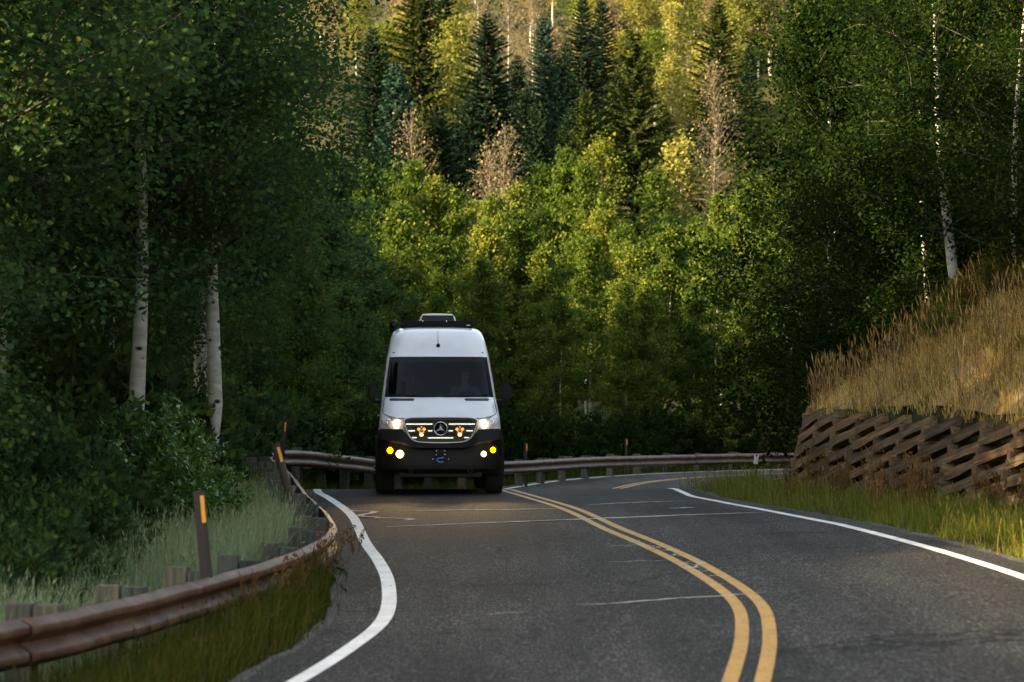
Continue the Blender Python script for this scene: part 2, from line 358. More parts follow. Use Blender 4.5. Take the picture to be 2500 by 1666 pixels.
def bank(y): return np.interp(y, [-50, 28, 38, 200], [.05, .05, .0, .0])   # cross fall per metre, left side lower
CZ = road_z(CL[:, 1])
CB = bank(CL[:, 1])
WLs = np.interp(CL[:, 1], [-50, 14, 20, 30, 40, 52, 62, 70, 90], [3.0, 2.85, 2.92, 3.02, 3.2, 3.1, 2.7, 2.5, 2.5])
WRs = np.interp(CL[:, 1], [-50, 14, 20, 30, 34.5, 37.5, 40, 43, 47, 54, 62, 70, 90], [2.7, 2.6, 2.42, 2.45, 2.38, 2.5, 2.8, 3.1, 3.2, 3.0, 2.6, 2.5, 2.5])
def lat(x, y):
    """nearest road station and signed distance from the centre line (right positive)"""
    x = np.asarray(x, float).ravel(); y = np.asarray(y, float).ravel(); I = np.empty(len(x), int); S = np.empty(len(x))
    for a in range(0, len(x), 20000):
        dx = x[a:a+20000, None]-CL[None, :, 0]; dy = y[a:a+20000, None]-CL[None, :, 1]
        d2 = dx*dx+dy*dy; i = d2.argmin(1); k = np.arange(len(i))
        s = dx[k, i]*CN[i, 0]+dy[k, i]*CN[i, 1]
        S[a:a+20000] = np.sign(s)*np.sqrt(d2[k, i]); I[a:a+20000] = i
    return I, S
WALL = np.array([(26,-30),(15.5,4),(11.2,13),(8.75,20),(7.35,26.3),(6.85,29),(6.0,34),(5.4,38),(4.95,41.2),(4.9,42.6),(5.25,44),(6.3,45.3)], float)
WALLX = np.vstack([WALL, [(9, 47.5), (14, 51), (24, 57), (60, 66)]])
def walld(x, y):
    """signed distance to the foot of the bank (positive on the bank), and whether the timber wall holds it"""
    x = np.asarray(x, float).ravel(); y = np.asarray(y, float).ravel(); best = np.full(len(x), 1e9); sg = np.zeros(len(x)); seg = np.zeros(len(x), int)
    for i in range(len(WALLX)-1):
        a, b = WALLX[i], WALLX[i+1]; d = b-a; L2 = d@d
        t = np.clip(((x-a[0])*d[0]+(y-a[1])*d[1])/L2, 0, 1)
        px, py = a[0]+t*d[0], a[1]+t*d[1]; dd = np.hypot(x-px, y-py)
        cr = (x-a[0])*d[1]-(y-a[1])*d[0]
        m = dd < best-1e-9; best[m] = dd[m]; sg[m] = np.sign(cr[m]); seg[m] = i
    return best*sg, seg
def wob(x, y, s=1.0):
    return (np.sin(x*.9*s+1.3)*np.cos(y*.7*s+.4)+.6*np.sin(x*2.1*s+y*1.3*s)+.35*np.sin(y*3.7*s-x*2.9*s))/1.95
def ground(x, y):
    x = np.asarray(x, float).ravel(); y = np.asarray(y, float).ravel()
    i, s = lat(x, y); zc = CZ[i]; b = CB[i]; wl, wr = WLs[i]+.42, WRs[i]+.38
    z = zc+b*np.clip(s, -wl, wr)-.07
    dl = np.clip(-s-wl, 0, None); dr = np.clip(s-wr, 0, None)
    yy = y
    near = 1-sstep(29, 38, yy)
    left = -.02-.26*sstep(.1, 1.5, dl)*near-.12*sstep(0, 1.2, dl)*(1-near)+.55*sstep(2.2, 6, dl)*sstep(28, 36, yy)*(1-sstep(46, 54, yy))
    left = left-.35*sstep(3, 9, dl)*(1-sstep(22, 30, yy))
    right = .02-.05*sstep(1.0, 2.6, dr)*(1-sstep(34, 40, yy))
    z = z+np.where(dl > 0, left+.04*wob(x, y, 1.6), 0)+np.where(dr > 0, right+.04*wob(x, y, 1.9), 0)
    # bank behind the timber wall
    dw, seg = walld(x, y); dwc = dw-.30
    walled = seg <= len(WALL)-2
    bankh = np.where(walled, 1.16, 0)+.78*np.interp(y, [20, 31, 36, 40, 44, 60], [1.5, 1.5, 1.32, .95, .55, .5])*np.clip(dwc, 0, 4.6)+.36*np.clip(dwc-4.2, 0, 40)
    bankh = bankh*np.where(walled, 1, sstep(0, 2, dwc))+.10*wob(x, y, 1.2)
    bankh = bankh-np.interp(y, [-60, 15, 60], [0, 0, 0])
    k = (dwc > 0)
    zb = .1+bankh
    z = np.where(k, np.maximum(z, zb), z)
    # far hill
    hx = np.clip(y-118-.04*x, 0, None)
    hill = .235*hx*sstep(0, 60, hx)+1.2*wob(x*.05, y*.05)*sstep(0, 80, hx)*4
    hill = np.minimum(hill, 150+.02*hx)
    z = z+np.where(y > 118, hill, 0)
    # the right side of the valley climbs steeply, away from the far hill
    z = z+.20*np.clip(x-26, 0, 130)*(1-sstep(150, 230, y))
    # unseen left ridge, added to shade the foreground, notched for sun on the bank
    z = z+.48*np.minimum(np.clip(-x-16, 0, None), 119+41*(1-sstep(36, 62, y))-65*(1-sstep(-7, 4, y)))*(1-sstep(140, 230, y))
    return z

def build_terrain():
    xs = np.concatenate([[-1500,-900,-500,-300,-200,-140,-100], np.arange(-80,-14,4), np.arange(-14,-6,.6), np.arange(-6,12,.22), np.arange(12,30,.9), np.arange(30,80,4), [90,110,150,220,320,500,900,1500]])
    ys = np.concatenate([[-1200,-600,-300,-150,-80,-50,-30,-15], np.arange(-8,10,1.2), np.arange(10,50,.25), np.arange(50,84,.6), np.arange(84,130,3), np.arange(130,420,8), [450,520,650,900,1400,2400]])
    X, Y = np.meshgrid(xs, ys); Z = ground(X, Y).reshape(X.shape)
    h, w_ = X.shape; V = np.stack([X, Y, Z], -1).reshape(-1, 3)
    idx = np.arange(h*w_).reshape(h, w_)
    F = np.stack([idx[:-1, :-1], idx[:-1, 1:], idx[1:, 1:], idx[1:, :-1]], -1).reshape(-1, 4)
    o = link('ground', npmesh('ground', V, F), 'soil', smooth=True); tag(o, kind='structure')
build_terrain()
def build_litter():
    """mat of dead grass lying on the bank"""
    P = catmull(WALL[1:], .4); T = np.gradient(P, axis=0); T /= np.linalg.norm(T, axis=1)[:, None]; N = np.stack([T[:, 1], -T[:, 0]], 1)
    G = []
    for k in (.42, .7, 1.0, 1.4, 1.8, 2.3, 2.8, 3.4, 4.0, 4.7, 5.4):
        q = P+N*k; z = ground(q[:, 0], q[:, 1])+.035; G.append([(a, b, c) for (a, b), c in zip(q, z)])
    tag(MB().grid(G).build('straw_litter', 'straw', None, True), kind='structure')
build_litter()

def strip(name, mat, s0, s1, lift, parent=None, i0=0, i1=None, ns=2, edge=0, seed=0):
    """ribbon along the road between two lateral offsets (arrays per station)"""
    i1 = len(CL) if i1 is None else i1; rng = np.random.default_rng(seed); G = []
    for i in range(i0, i1):
        row = []
        for k in range(ns):
            t = k/(ns-1); s = s0[i]*(1-t)+s1[i]*t
            if edge and k in (0, ns-1): s += rng.normal(0, edge)
            p = CL[i]+CN[i]*s; row.append((p[0], p[1], CZ[i]+CB[i]*s+lift))
        G.append(row)
    return MB().grid(G).build(name, mat, parent, smooth=True)
def build_road():
    one = np.ones(len(CL))
    g = strip('gravel_shoulder', 'gravel', -(WLs+.54), WRs+.50, -.02, ns=9, edge=.02, seed=4); tag(g, kind='structure')
    road = strip('road', 'asphalt', -(WLs+.42), WRs+.34, 0, ns=15, edge=.025, seed=3); tag(road, kind='structure')
    strip('white_edge_line', 'white_paint', -(WLs+.065), -(WLs-.065), .004, road)
    strip('white_edge_line', 'white_paint', WRs-.055, WRs+.055, .004, road)
    strip('yellow_centre_line', 'yellow_paint', -.145*one, -.047*one, .004, road)
    strip('yellow_centre_line', 'yellow_paint', .047*one, .145*one, .004, road)
    # cracks; the wide pale ones also paint in the reflection off the frost heave
    rng = random.Random(5)
    def crack(y, s0, s1, wd, mat, drift=0, zig=.04, n=26, name='crack'):
        i = int(np.argmin(abs(CL[:, 1]-y))); G = []; off = 0
        for k in range(n+1):
            t = k/n; s = s0+(s1-s0)*t; off += rng.uniform(-zig, zig); off *= .93
            d = drift*t+off; p = CL[i]+CN[i]*s+_t[i]*d; ww = wd*(.35+.65*rng.random())*min(1, 4*t+.2, 4*(1-t)+.2)
            j = int(np.argmin((CL[:, 0]-p[0])**2+(CL[:, 1]-p[1])**2)); z = CZ[j]+CB[j]*float((p-CL[j])@CN[j])
            a = p-_t[i]*ww/2; b = p+_t[i]*ww/2; G.append([(a[0], a[1], z+.006), (b[0], b[1], z+.006)])
        MB().grid(G).build(name, mat, road)
    crack(31.4, -2.7, 2.3, .20, 'pale_crack', .25)
    crack(31.25, -1.2, -.4, .12, 'dark_crack', .1)
    crack(34.6, -2.4, -.1, .16, 'pale_crack', -.4)
    crack(35.2, .4, 2.0, .14, 'pale_crack', .7)
    crack(19.9, -1.35, .25, .09, 'pale_crack', .12)
    crack(19.6, -2.1, -1.75, .03, 'pale_crack', .0)
    crack(24.4, -.75, -.15, .04, 'pale_crack', -.2); crack(22.4, -.5, -.12, .05, 'dark_crack', .2)
    crack(26.3, -.5, -.1, .04, 'pale_crack', .1)
    crack(33.0, 1.2, 2.1, .15, 'dark_crack', -1.4); crack(33.6, 1.3, 1.7, .16, 'pale_crack', .1)
    crack(27.5, 1.0, 2.2, .10, 'dark_crack', -.8)
    crack(36.2, -2.3, -1.7, .2, 'dark_crack', -.9)
    # broken seal in the gap between the two yellow lines
    for k in range(22):
        y = rng.uniform(20.8, 27.2); a = rng.uniform(-.20, .0); crack(y, a, a+rng.uniform(.04, .20), rng.uniform(.03, .14), 'pale_crack' if rng.random() < .8 else 'dark_crack', rng.uniform(-.5, .5), .07, 10, 'seal_patch')
    # tar snake on the left lane
    G = []
    pts = catmull([(-2.35, 34.6), (-1.95, 34.3), (-2.1, 33.5), (-1.75, 33.0), (-1.35, 32.6), (-1.45, 32.45)], .06)
    for q, p in enumerate(pts):
        a = pts[max(q-1, 0)]; b = pts[min(q+1, len(pts)-1)]; t = (b-a)/np.linalg.norm(b-a); nn = np.array([t[1], -t[0]])*.05
        z = -.03-.0*q
        j = int(np.argmin((CL[:, 0]-p[0])**2+(CL[:, 1]-p[1])**2)); z = CZ[j]+CB[j]*float((p-CL[j])@CN[j])+.007
        G.append([(*(p-nn), z), (*(p+nn), z)])
    MB().grid(G).build('crack', 'pale_crack', road)
build_road()

# ------------------------------------------------------------------ guard rail
RPTS = [(-7.6,5.5,.36),(-5.6,9.5,.33),(-4.35,12.5,.27),(-3.3,15.6,.20),(-2.58,20,.13),(-2.14,24,.10),(-2.02,26.4,.14),(-2.17,28.4,.19),(-2.5,30.6,.25),(-2.85,32.7,.31),(-3.2,35.2,.40),(-3.6,38,.45),
        (-4.1,41,.50),(-4.4,43.6,.53),(-4.45,45.8,.52),(-4.15,48,.46),(-3.6,51.2,.28),(-2.75,55,.05),(-1.5,58.5,-.09),(-.1,61.6,-.17),(1.1,65.2,-.22),(2.34,68.6,-.26),(4.3,72.6,-.33),(6.3,75.6,-.37),(9.1,78.6,-.42),(14,81,-.45),(21,83,-.5)]
RP = catmull(RPTS, .12)
_d = np.r_[0, np.cumsum(np.linalg.norm(np.diff(RP[:, :2], axis=0), axis=1))]
RT = np.gradient(RP[:, :2], axis=0); RT /= np.linalg.norm(RT, axis=1)[:, None]; RN = np.stack([RT[:, 1], -RT[:, 0]], 1)
def rail_at(s):
    p = np.array([np.interp(s, _d, RP[:, k]) for k in range(3)]); n = np.array([np.interp(s, _d, RN[:, k]) for k in range(2)]); n /= np.linalg.norm(n)
    return p, n
def build_rail():
    g = thing('guard_rail', 'weathered brown steel guard rail curving along the outer road edge on timber posts', 'guardrail', (-2.3, 27, -.4))
    M0 = Matrix.Translation(-g.location)
    prof = [(.0, 0), (.010, -.002), (.076, -.040), (.083, -.050), (.083, -.084), (.076, -.094), (.008, -.142), (.002, -.150), (.002, -.162), (.008, -.170), (.076, -.218), (.083, -.228), (.083, -.262), (.076, -.272), (.010, -.310), (0, -.312)]
    total = _d[-1]; s0 = 0; k = 0; rng = random.Random(2)
    while s0 < total-.5:
        s1 = min(total, s0+3.81); a = max(0, s0-.14); n = 22; off = .005*(k % 2); G = []
        tw = rng.uniform(-.012, .012)
        for q in range(n+1):
            s = a+(s1-a)*q/n; p, nn = rail_at(s); t = q/n
            # old knocks: the beam bows a little between its posts
            dz = .002*math.sin(s*3.3+k); dl = .004*math.sin(s*3.307)+tw*(t-.5)
            G.append([(p[0]+nn[0]*(d+off+dl), p[1]+nn[1]*(d+off+dl), p[2]+z+dz) for d, z in prof])
        mb = MB().grid(G)
        o = mb.build('beam', 'rust_steel', g, smooth='auto'); o.data.transform(M0)
        so = o.modifiers.new('sheet', 'SOLIDIFY'); so.thickness = .005; so.offset = -1
        s0 = s1; k += 1
    s = .6; k = 0
    while s < total-.2:
        p, nn = rail_at(s); ang = math.atan2(nn[1], nn[0]); gz = float(ground([p[0]-nn[0]*.35], [p[1]-nn[1]*.35])[0])
        top = p[2]+rng.uniform(.025, .085); rot = Matrix.Rotation(ang+rng.uniform(-.06, .06), 3, 'Z') @ Matrix.Rotation(rng.uniform(-.03, .03), 3, 'Y')
        bot = min(gz-.3, top-.9)
        c = Vector((p[0]-nn[0]*.295, p[1]-nn[1]*.295, (top+bot)/2))
        mb = MB().box((0, 0, 0), (.19, .15, top-bot), rot, .008); o = mb.build('post', 'grey_timber', g, smooth='auto'); o.location = c-g.location
        tb = p[2]+rng.uniform(.01, .05)
        o2 = MB().box((0, 0, 0), (.185, .14, .37), rot, .008).build('blockout', 'grey_timber', o, smooth='auto'); o2.location = Vector((p[0]-nn[0]*.098, p[1]-nn[1]*.098, tb-.185))-c
        b = MB().tube([Vector((p[0]+nn[0]*.015, p[1]+nn[1]*.015, p[2]-.157))-c, Vector((p[0]-nn[0]*.44, p[1]-nn[1]*.44, p[2]-.157))-c], .012, 6)
        b.tube([Vector((p[0]+nn[0]*.010, p[1]+nn[1]*.010, p[2]-.157))-c, Vector((p[0]+nn[0]*.024, p[1]+nn[1]*.024, p[2]-.157))-c], .024, 8).build('bolt', 'rust_steel', o)
        s += 1.905; k += 1
build_rail()

# ------------------------------------------------------------------ delineator posts
def delineator(base_px, top_px, Y, label, wd=.095, rl=.26, back=.0):
    b = W(*base_px, Y); t = W(*top_px, Y); gz = float(ground([b.x], [b.y])[0])
    ax = (t-b).normalized(); 
    b = b+ax*((gz-.15-b.z)/ax.z); L = (t-b).length
    g = thing('delineator_post', label, 'marker post', b, 0, 'delineator posts along the guard rail')
    rot = Vector((0, 0, 1)).rotation_difference(ax).to_matrix()
    poly = [(-wd/2, 0), (-wd/2, .022), (-wd/2+.012, .030), (-.014, .004), (.014, .004), (wd/2-.012, .030), (wd/2, .022), (wd/2, 0), (.016, -.010), (-.016, -.010)]
    mb = MB(); V = [(x, y, z) for z in (0, L) for x, y in poly]; k = len(poly)
    mb.add([rot @ Vector(v) for v in V], [tuple(range(k)), tuple(range(k, 2*k))]+[(i, (i+1) % k, (i+1) % k+k, i+k) for i in range(k)])
    mb.build('post', 'brown_post', g)
    mb = MB(); mb.box((0, 0, 0), (wd*.36, .006, rl), None, .002); o = mb.build('reflector', 'amber_reflector', g, smooth='auto')
    o.rotation_mode = 'QUATERNION'; o.rotation_quaternion = Vector((0, 0, 1)).rotation_difference(ax); o.location = ax*(L-.04-rl/2)+rot @ Vector((wd*.26, -.017, 0))
delineator((502, 1392), (485, 1199), 20.3, 'upright brown marker post with amber reflector behind the road-facing bend of the rail', .098, .23)
delineator((703, 1198), (672, 1086), 30.2, 'leaning brown marker post with amber reflector beside the stacked grey rail blocks', .10, .19)
delineator((690, 1100), (695, 1026), 45.5, 'slim brown marker post with amber reflector rising from grass behind the left rail bend', .085, .17)
delineator((1284, 1125), (1284, 1081), 63.2, 'small far marker post behind the rail beside the van', .08, .17)
delineator((1529, 1112), (1529, 1070), 71.6, 'small far marker post behind the rail before the dark aspens', .08, .17)
def far_plate():
    p = W(1846, 1122, 62); g = thing('small_sign', 'small white reflector plate on a stub post in the grass before the far rail', 'sign', (p.x, p.y, float(ground([p.x], [p.y])[0])-.1))
    h = p.z-g.location.z
    MB().box((0, .02, h/2), (.05, .03, h), None, .004).build('post', 'brown_post', g)
    MB().box((0, -.002, h), (.12, .008, .24), Matrix.Rotation(.12, 3, 'Y'), .003).build('plate', 'white_reflector', g)
far_plate()

# ------------------------------------------------------------------ timber crib wall
def build_crib():
    P = catmull(WALL[1:], .1); P = P[::-1]      # from the far curl towards the camera
    d = np.r_[0, np.cumsum(np.linalg.norm(np.diff(P, axis=0), axis=1))]
    T = np.gradient(P, axis=0); T /= np.linalg.norm(T, axis=1)[:, None]
    wt = thing('crib_wall', 'timber crib retaining wall of stacked brown beams holding the dry grass bank', 'retaining wall', (P[0][0], P[0][1], 0))
    loc = wt.location; rng = random.Random(8)
    H = .125; PITCHZ = .256; SEG = 1.18; RISE = .245
    def at(s, z):
        x = np.interp(s, d, P[:, 0]); y = np.interp(s, d, P[:, 1]); tx = np.interp(s, d, T[:, 0]); ty = np.interp(s, d, T[:, 1]); q = math.hypot(tx, ty); tx, ty = tx/q, ty/q
        nx, ny = -ty, tx                          # towards the bank (left of travel towards the camera)
        return Vector((x+nx*.24*z, y+ny*.24*z, z)), Vector((tx, ty, 0)), Vector((nx, ny, 0))
    shapes = []
    for q in range(6):                            # weathered beam shapes shared by alike pieces
        r2 = random.Random(q); bm = bmesh.new(); bmesh.ops.create_cube(bm, size=1)
        bmesh.ops.subdivide_edges(bm, edges=[e for e in bm.edges if abs(e.verts[0].co.x-e.verts[1].co.x) > .5], cuts=3)
        for v in bm.verts:
            v.co.y *= H; v.co.z *= H*1.02; v.co.y += r2.uniform(-.007, .007); v.co.z += r2.uniform(-.008, .008)+.006*math.sin(v.co.x*5+q); v.co.x += r2.uniform(-.008, .008)
        me = bpy.data.meshes.new('beam'); bm.to_mesh(me); bm.free(); me.materials.append(MATS['crib_timber']); shapes.append(me)
    def beam(name, a, b, wide=1.0, tall=1.0):
        o = bpy.data.objects.new(name, shapes[rng.randrange(6)]); COL.objects.link(o); o.parent = wt
        v = b-a; o.location = (a+b)/2-loc; o.scale = (v.length, wide, tall)
        o.rotation_euler = (rng.uniform(-.04, .04), -math.asin(v.z/v.length), math.atan2(v.y, v.x))
    nseg = int(22/SEG)
    for i in range(nseg):
        s0, s1 = i*SEG, (i+1)*SEG
        zb = -.45
        for k in range(-26, 9):
            z0 = zb+k*PITCHZ+RISE*i; z1 = z0+RISE
            gfoot = -.12
            topz = 1.29+.03*math.sin(i*1.7)
            if z0 > topz-.10 or z1 < gfoot-.12: continue
            j = rng.uniform(-.012, .012); p0, t0, n0 = at(s0, z0); p1, t1, n1 = at(s1, z1)
            beam('stretcher', p0+Vector((0, 0, j))-t0*.045-n0*j, p1+Vector((0, 0, j+rng.uniform(-.008, .008)))+t1*.05-n1*j*.5, 1, rng.uniform(.98, 1.06))
            hz = z1+PITCHZ/2
            if hz < topz-.02:
                q, t, n = at(s1-.02+rng.uniform(-.03, .03), hz)
                pr = rng.uniform(.05, .11); beam('header', q-n*pr, q+n*.75+Vector((0, 0, .01)), rng.uniform(.92, 1.02), (PITCHZ-H)/H*.97)
    # earth packed behind the beams
    G = []
    for s in np.arange(0, 22.1, .4):
        G.append([tuple(at(s, z)[0]+at(s, z)[2]*(.24+.05*math.sin(s*3+z*7))-loc) for z in (-.4, -.1, .2, .5, .8, 1.05, 1.2)]+[tuple(at(s, 1.22)[0]+at(s, 1.2)[2]*.7-loc)])
    MB().grid(G).build('earth_fill', 'soil', wt, smooth=True)
build_crib()

# ------------------------------------------------------------------ the van
def build_van():
    Z_F = [.45, .90, 1.05, 1.15, 1.205, 1.235, 1.29, 1.37, 1.46, 1.53, 1.56, 2.23, 2.37, 2.52, 2.625, 2.69, 2.73, 2.755, 2.77]
    Y_F = [.14, .10, .08, .085, .105, .15, .27, .44, .63, .78, .85, 1.42, 1.56, 1.74, 1.93, 2.08, 2.24, 2.42, 2.7]
    Z_W = [.45, .75, 1.0, 1.25, 1.56, 1.8, 2.23, 2.47, 2.605, 2.69, 2.74, 2.77]
    X_W = [.95, .985, .985, .965, .935, .905, .848, .805, .775, .74, .69, .60]
    prof = lambda z: float(np.interp(z, Z_F, Y_F)); wid = lambda z: float(np.interp(z, Z_W, X_W))
    def fy(x, z, n=3.1):
        u = min(abs(x)/wid(z), 1.0); rr = float(np.interp(z, [.5, 1.2, 1.56, 2.23, 2.7], [.46, .46, .40, .34, .5]))
        return prof(z)+rr*(1-(1-u**n)**(1/n))
    van = thing('camper_van', 'high-roofed silver white camper van with lit headlights driving on the road', 'van', (0, 0, 0))
    van.location = (-1.185, 39.35, 0.0); van.rotation_euler = (-.020, 0, R(3.1))
    OFF = Vector((0, -.98, 0))                       # shapes are drawn from the nose; the origin is on the ground under the front axle
    def put(mb, name, mat, parent=None, smooth=False, fix=True):
        o = mb.build(name, mat, parent or van, smooth, fix)
        if parent is None: o.data.transform(Matrix.Translation(OFF))
        else: o.data.transform(Matrix.Translation(OFF))
        return o
    # body shell: level slices from sill to roof
    us = [1, .992, .975, .945, .88, .78, .64, .48, .32, .16, 0]; us = [-u for u in us]+us[:-1][::-1]
    zs = [.45, .6, .75, .9, 1.0, 1.08, 1.15, 1.19, 1.215, 1.24, 1.275, 1.32, 1.37, 1.42, 1.47, 1.52, 1.56, 1.66, 1.76, 1.86, 1.96, 2.06, 2.15, 2.23, 2.29, 2.37, 2.44, 2.52, 2.58, 2.635, 2.675, 2.71, 2.735, 2.755, 2.77]
    rings = []
    for z in zs:
        r = [(u*wid(z), fy(u*wid(z), z), z) for u in us]; wz = wid(z); y0 = r[-1][1]
        ys = [y0+(5.86-y0)*t for t in (.05, .12, .2, .35, .5, .65, .8, .92, 1)]
        side = [(wz, y, z) for y in ys]+[(wz*.9, 5.95, z), (0, 5.98, z), (-wz*.9, 5.95, z)]+[(-wz, y, z) for y in ys[::-1]]
        rings.append(r+side)
    nu = len(us); K = len(rings[0]); mb = MB(); V = [p for r in rings for p in r]; F = []
    for i in range(len(zs)-1):
        for j in range(K):
            if 1.555 < zs[i] and zs[i+1] < 2.24 and j < nu-1 and abs(us[j]) < .95 and abs(us[j+1]) < .95: continue   # windscreen opening
            k = (j+1) % K; F.append((i*K+j, i*K+k, (i+1)*K+k, (i+1)*K+j))
    F.append(tuple((len(zs)-1)*K+j for j in range(K)))
    mb.add(V, F); body = put(mb, 'body', 'van_paint', smooth='auto')
    # windscreen with black printed border
    def screen(z0, z1, u0, u1, off, nz=10, nx=16):
        return [[(x, fy(x, z)-off, z) for x in [(u0+(u1-u0)*q/nx)*wid(z) for q in range(nx+1)]] for z in [z0+(z1-z0)*t/nz for t in range(nz+1)]]
    ws = put(MB().grid(screen(1.558, 2.232, -.948, .948, .004)), 'windscreen', 'windscreen_glass', smooth=True)
    fr = MB(); fr.grid(screen(1.558, 1.60, -.95, .95, .0055, 2)); fr.grid(screen(2.135, 2.234, -.95, .95, .0055, 2))
    fr.grid(screen(1.60, 2.135, -.95, -.905, .0055, 8, 2)); fr.grid(screen(1.60, 2.135, .905, .95, .0055, 8, 2)); put(fr, 'screen_border', 'gloss_black', ws, True)
    # rear view mirror and sensor pod behind the glass
    m = MB(); m.box((0, 1.47, 2.10), (.26, .05, .085), None, .015); m.box((0, 1.46, 2.17), (.09, .05, .10), None, .01); put(m, 'sensor_pod', 'black_plastic', ws)
    for sx in (-1, 1):
        pts = [(sx*.06, 0, 1.575), (sx*.42, 0, 1.585), (sx*.78, 0, 1.600)]
        put(MB().tube([(x, fy(x, z)-.022, z) for x, _, z in pts], .010, 6), 'wiper', 'black_plastic', ws)
    # bonnet: shut line, crease and the two air slots
    def ribbon(pts, wd, off):
        G = []
        for q, (x, z) in enumerate(pts):
            a = pts[max(q-1, 0)]; b = pts[min(q+1, len(pts)-1)]; dx, dz = b[0]-a[0], b[1]-a[1]; L = math.hypot(dx, dz) or 1; nx, nz = -dz/L*wd/2, dx/L*wd/2
            G.append([(x-nx, fy(x-nx, z-nz)-off, z-nz), (x+nx, fy(x+nx, z+nz)-off, z+nz)])
        return G
    bon = MB()
    for sx in (-1, 1):
        line = [(sx*.575, 1.212), (sx*.66, 1.205), (sx*.78, 1.235), (sx*.88, 1.27), (sx*.915, 1.31), (sx*.905, 1.42), (sx*.89, 1.54)]
        cl = [tuple(p) for p in catmull(line, .02)]; bon.grid(ribbon(cl, .010, .003))
    put(bon, 'shut_line', 'gloss_black', body)
    for sx in (-1, 1):
        x0, x1, z0, z1 = .40, .815, 1.495, 1.538; G = []
        for t in np.linspace(0, 1, 17):
            x = x0+(x1-x0)*t; rr = .5*(z1-z0); e = min(t, 1-t)*(x1-x0); h = rr if e > rr else math.sqrt(max(0, rr*rr-(rr-e)**2)); zc = (z0+z1)/2+.003*t
            G.append([(sx*x, fy(x, zc+k*h)-.004, zc+k*h) for k in (-1, -.5, 0, .5, 1)])
        put(MB().grid(G), 'air_slot', 'gloss_black', body, True)
    # grille
    half = [(0, 1.218), (.30, 1.217), (.47, 1.212), (.545, 1.195), (.565, 1.165), (.560, 1.12), (.535, 1.05), (.505, .975), (.465, .91), (.41, .868), (.33, .845), (.16, .836), (0, .834)]
    cur = [tuple(p) for p in catmull(half, .03)]
    out = cur+[(-x, z) for x, z in cur[-2:0:-1]]
    cz = 1.03
    gr = MB().prism(out, .055, .13); gro = put(gr, 'grille', 'gloss_black')
    ring = MB(); G = []
    for x, z in out+[out[0]]:
        L = math.hypot(x, (z-cz)*1.4); ex, ez = x/L, (z-cz)*1.4/L; th = .034*(1 if z < 1.16 else max(.2, 1-(z-1.16)/.05))
        G.append([(x+ex*0, .060, z+ez*0), (x+ex*.004, .034, z+ez*.004), (x+ex*th*.5, .022, z+ez*th*.5), (x+ex*th, .034, z+ez*th), (x+ex*(th+.006), .075, z+ez*(th+.006))])
    put(ring.grid(G), 'grille_surround', 'silver_plastic', gro, True)
    def bar(x0, x1, z): put(MB().box(((x0+x1)/2, .046, z), (x1-x0, .022, .019), None, .006), 'grille_bar', 'chrome', gro, 'auto')
    for sx in (-1, 1):
        bar(*sorted((sx*.125, sx*.552)), 1.117); bar(*sorted((sx*.405, sx*.515)), 1.010); bar(*sorted((sx*.128, sx*.20)), 1.010); bar(*sorted((sx*.375, sx*.455)), .902)
    bar(-.205, .205, .898)
    for z in (1.165, 1.063, .955): put(MB().box((0, .052, z), (1.0 if z > 1.1 else .93, .012, .03), None, .004), 'grille_slat', 'black_plastic', gro)
    # ring badge with a three-pointed star
    bz, br = 1.045, .108; b = MB()
    b.lathe([(.012+.010*math.cos(a), br-.004+.009*math.sin(a)) for a in np.linspace(0, 2*math.pi, 9)], 40, 'y', (0, 0, bz))
    star = []
    for k in range(6):
        a = math.pi/2+k*math.pi/3; r_ = br-.006 if k % 2 == 0 else .021; star.append((r_*math.cos(a), bz+r_*math.sin(a)))
    V = [(x, .014, z) for x, z in star]+[(0, -.008, bz)]; F = [(k, (k+1) % 6, 6) for k in range(6)]+[tuple(range(5, -1, -1))]; b.add(V, F)
    put(b, 'badge', 'chrome', gro, 'auto')
    put(MB().lathe([(.024, .001), (.022, br-.006), (.05, br-.006)], 32, 'y', (0, 0, bz)), 'badge_back', 'gloss_black', gro, True)
    # round auxiliary lamps in the grille: black can with a cluster of bulbs
    for sx in (-1, 1):
        cx, cz2 = sx*.304, 1.005
        a = put(MB().lathe([(.05, .001), (.045, .05), (-.01, .086), (-.03, .088), (-.03, .078), (.0, .074), (.01, .001)], 24, 'y', (cx, 0, cz2)), 'auxiliary_lamp', 'gloss_black', gro, 'auto')
        for ax_, az, r_, mt in ((-.044, .030, .026, 'lamp_amber_dim'), (.044, .030, .026, 'lamp_amber_dim'), (0, .026, .022, 'amber_lens'), (-.028, -.022, .022, 'chrome'), (.028, -.022, .022, 'chrome'), (0, .066, .018, 'chrome'), (0, -.060, .027, 'lamp_amber')):
            put(MB().lathe([(-.034, .001), (-.033, r_*.7), (-.024, r_), (.0, r_)], 12, 'y', (cx+ax_, 0, cz2+az)), 'bulb', mt, a, True)
    # headlamps
    for sx in (-1, 1):
        pl = [(.592, 1.175), (.70, 1.205), (.82, 1.238), (.925, 1.268), (.952, 1.235), (.948, 1.16), (.925, 1.115), (.865, 1.072), (.76, 1.040), (.66, 1.033), (.598, 1.043), (.585, 1.10)]
        pl = [(sx*x, z) for x, z in pl]; k = len(pl)
        mb = MB(); cx = sx*.75; c0 = (cx, fy(cx, 1.13)+.055, 1.13)
        mb.add([(x, fy(x, z)-.012, z) for x, z in pl]+[(cx+(x-cx)*.86, fy(cx+(x-cx)*.86, z)+.05, 1.13+(z-1.13)*.8) for x, z in pl]+[c0],
               [(i, (i+1) % k, (i+1) % k+k, i+k) for i in range(k)]+[(i+k, (i+1) % k+k, 2*k) for i in range(k)])
        h = put(mb, 'headlamp', 'silver_plastic', smooth='auto')
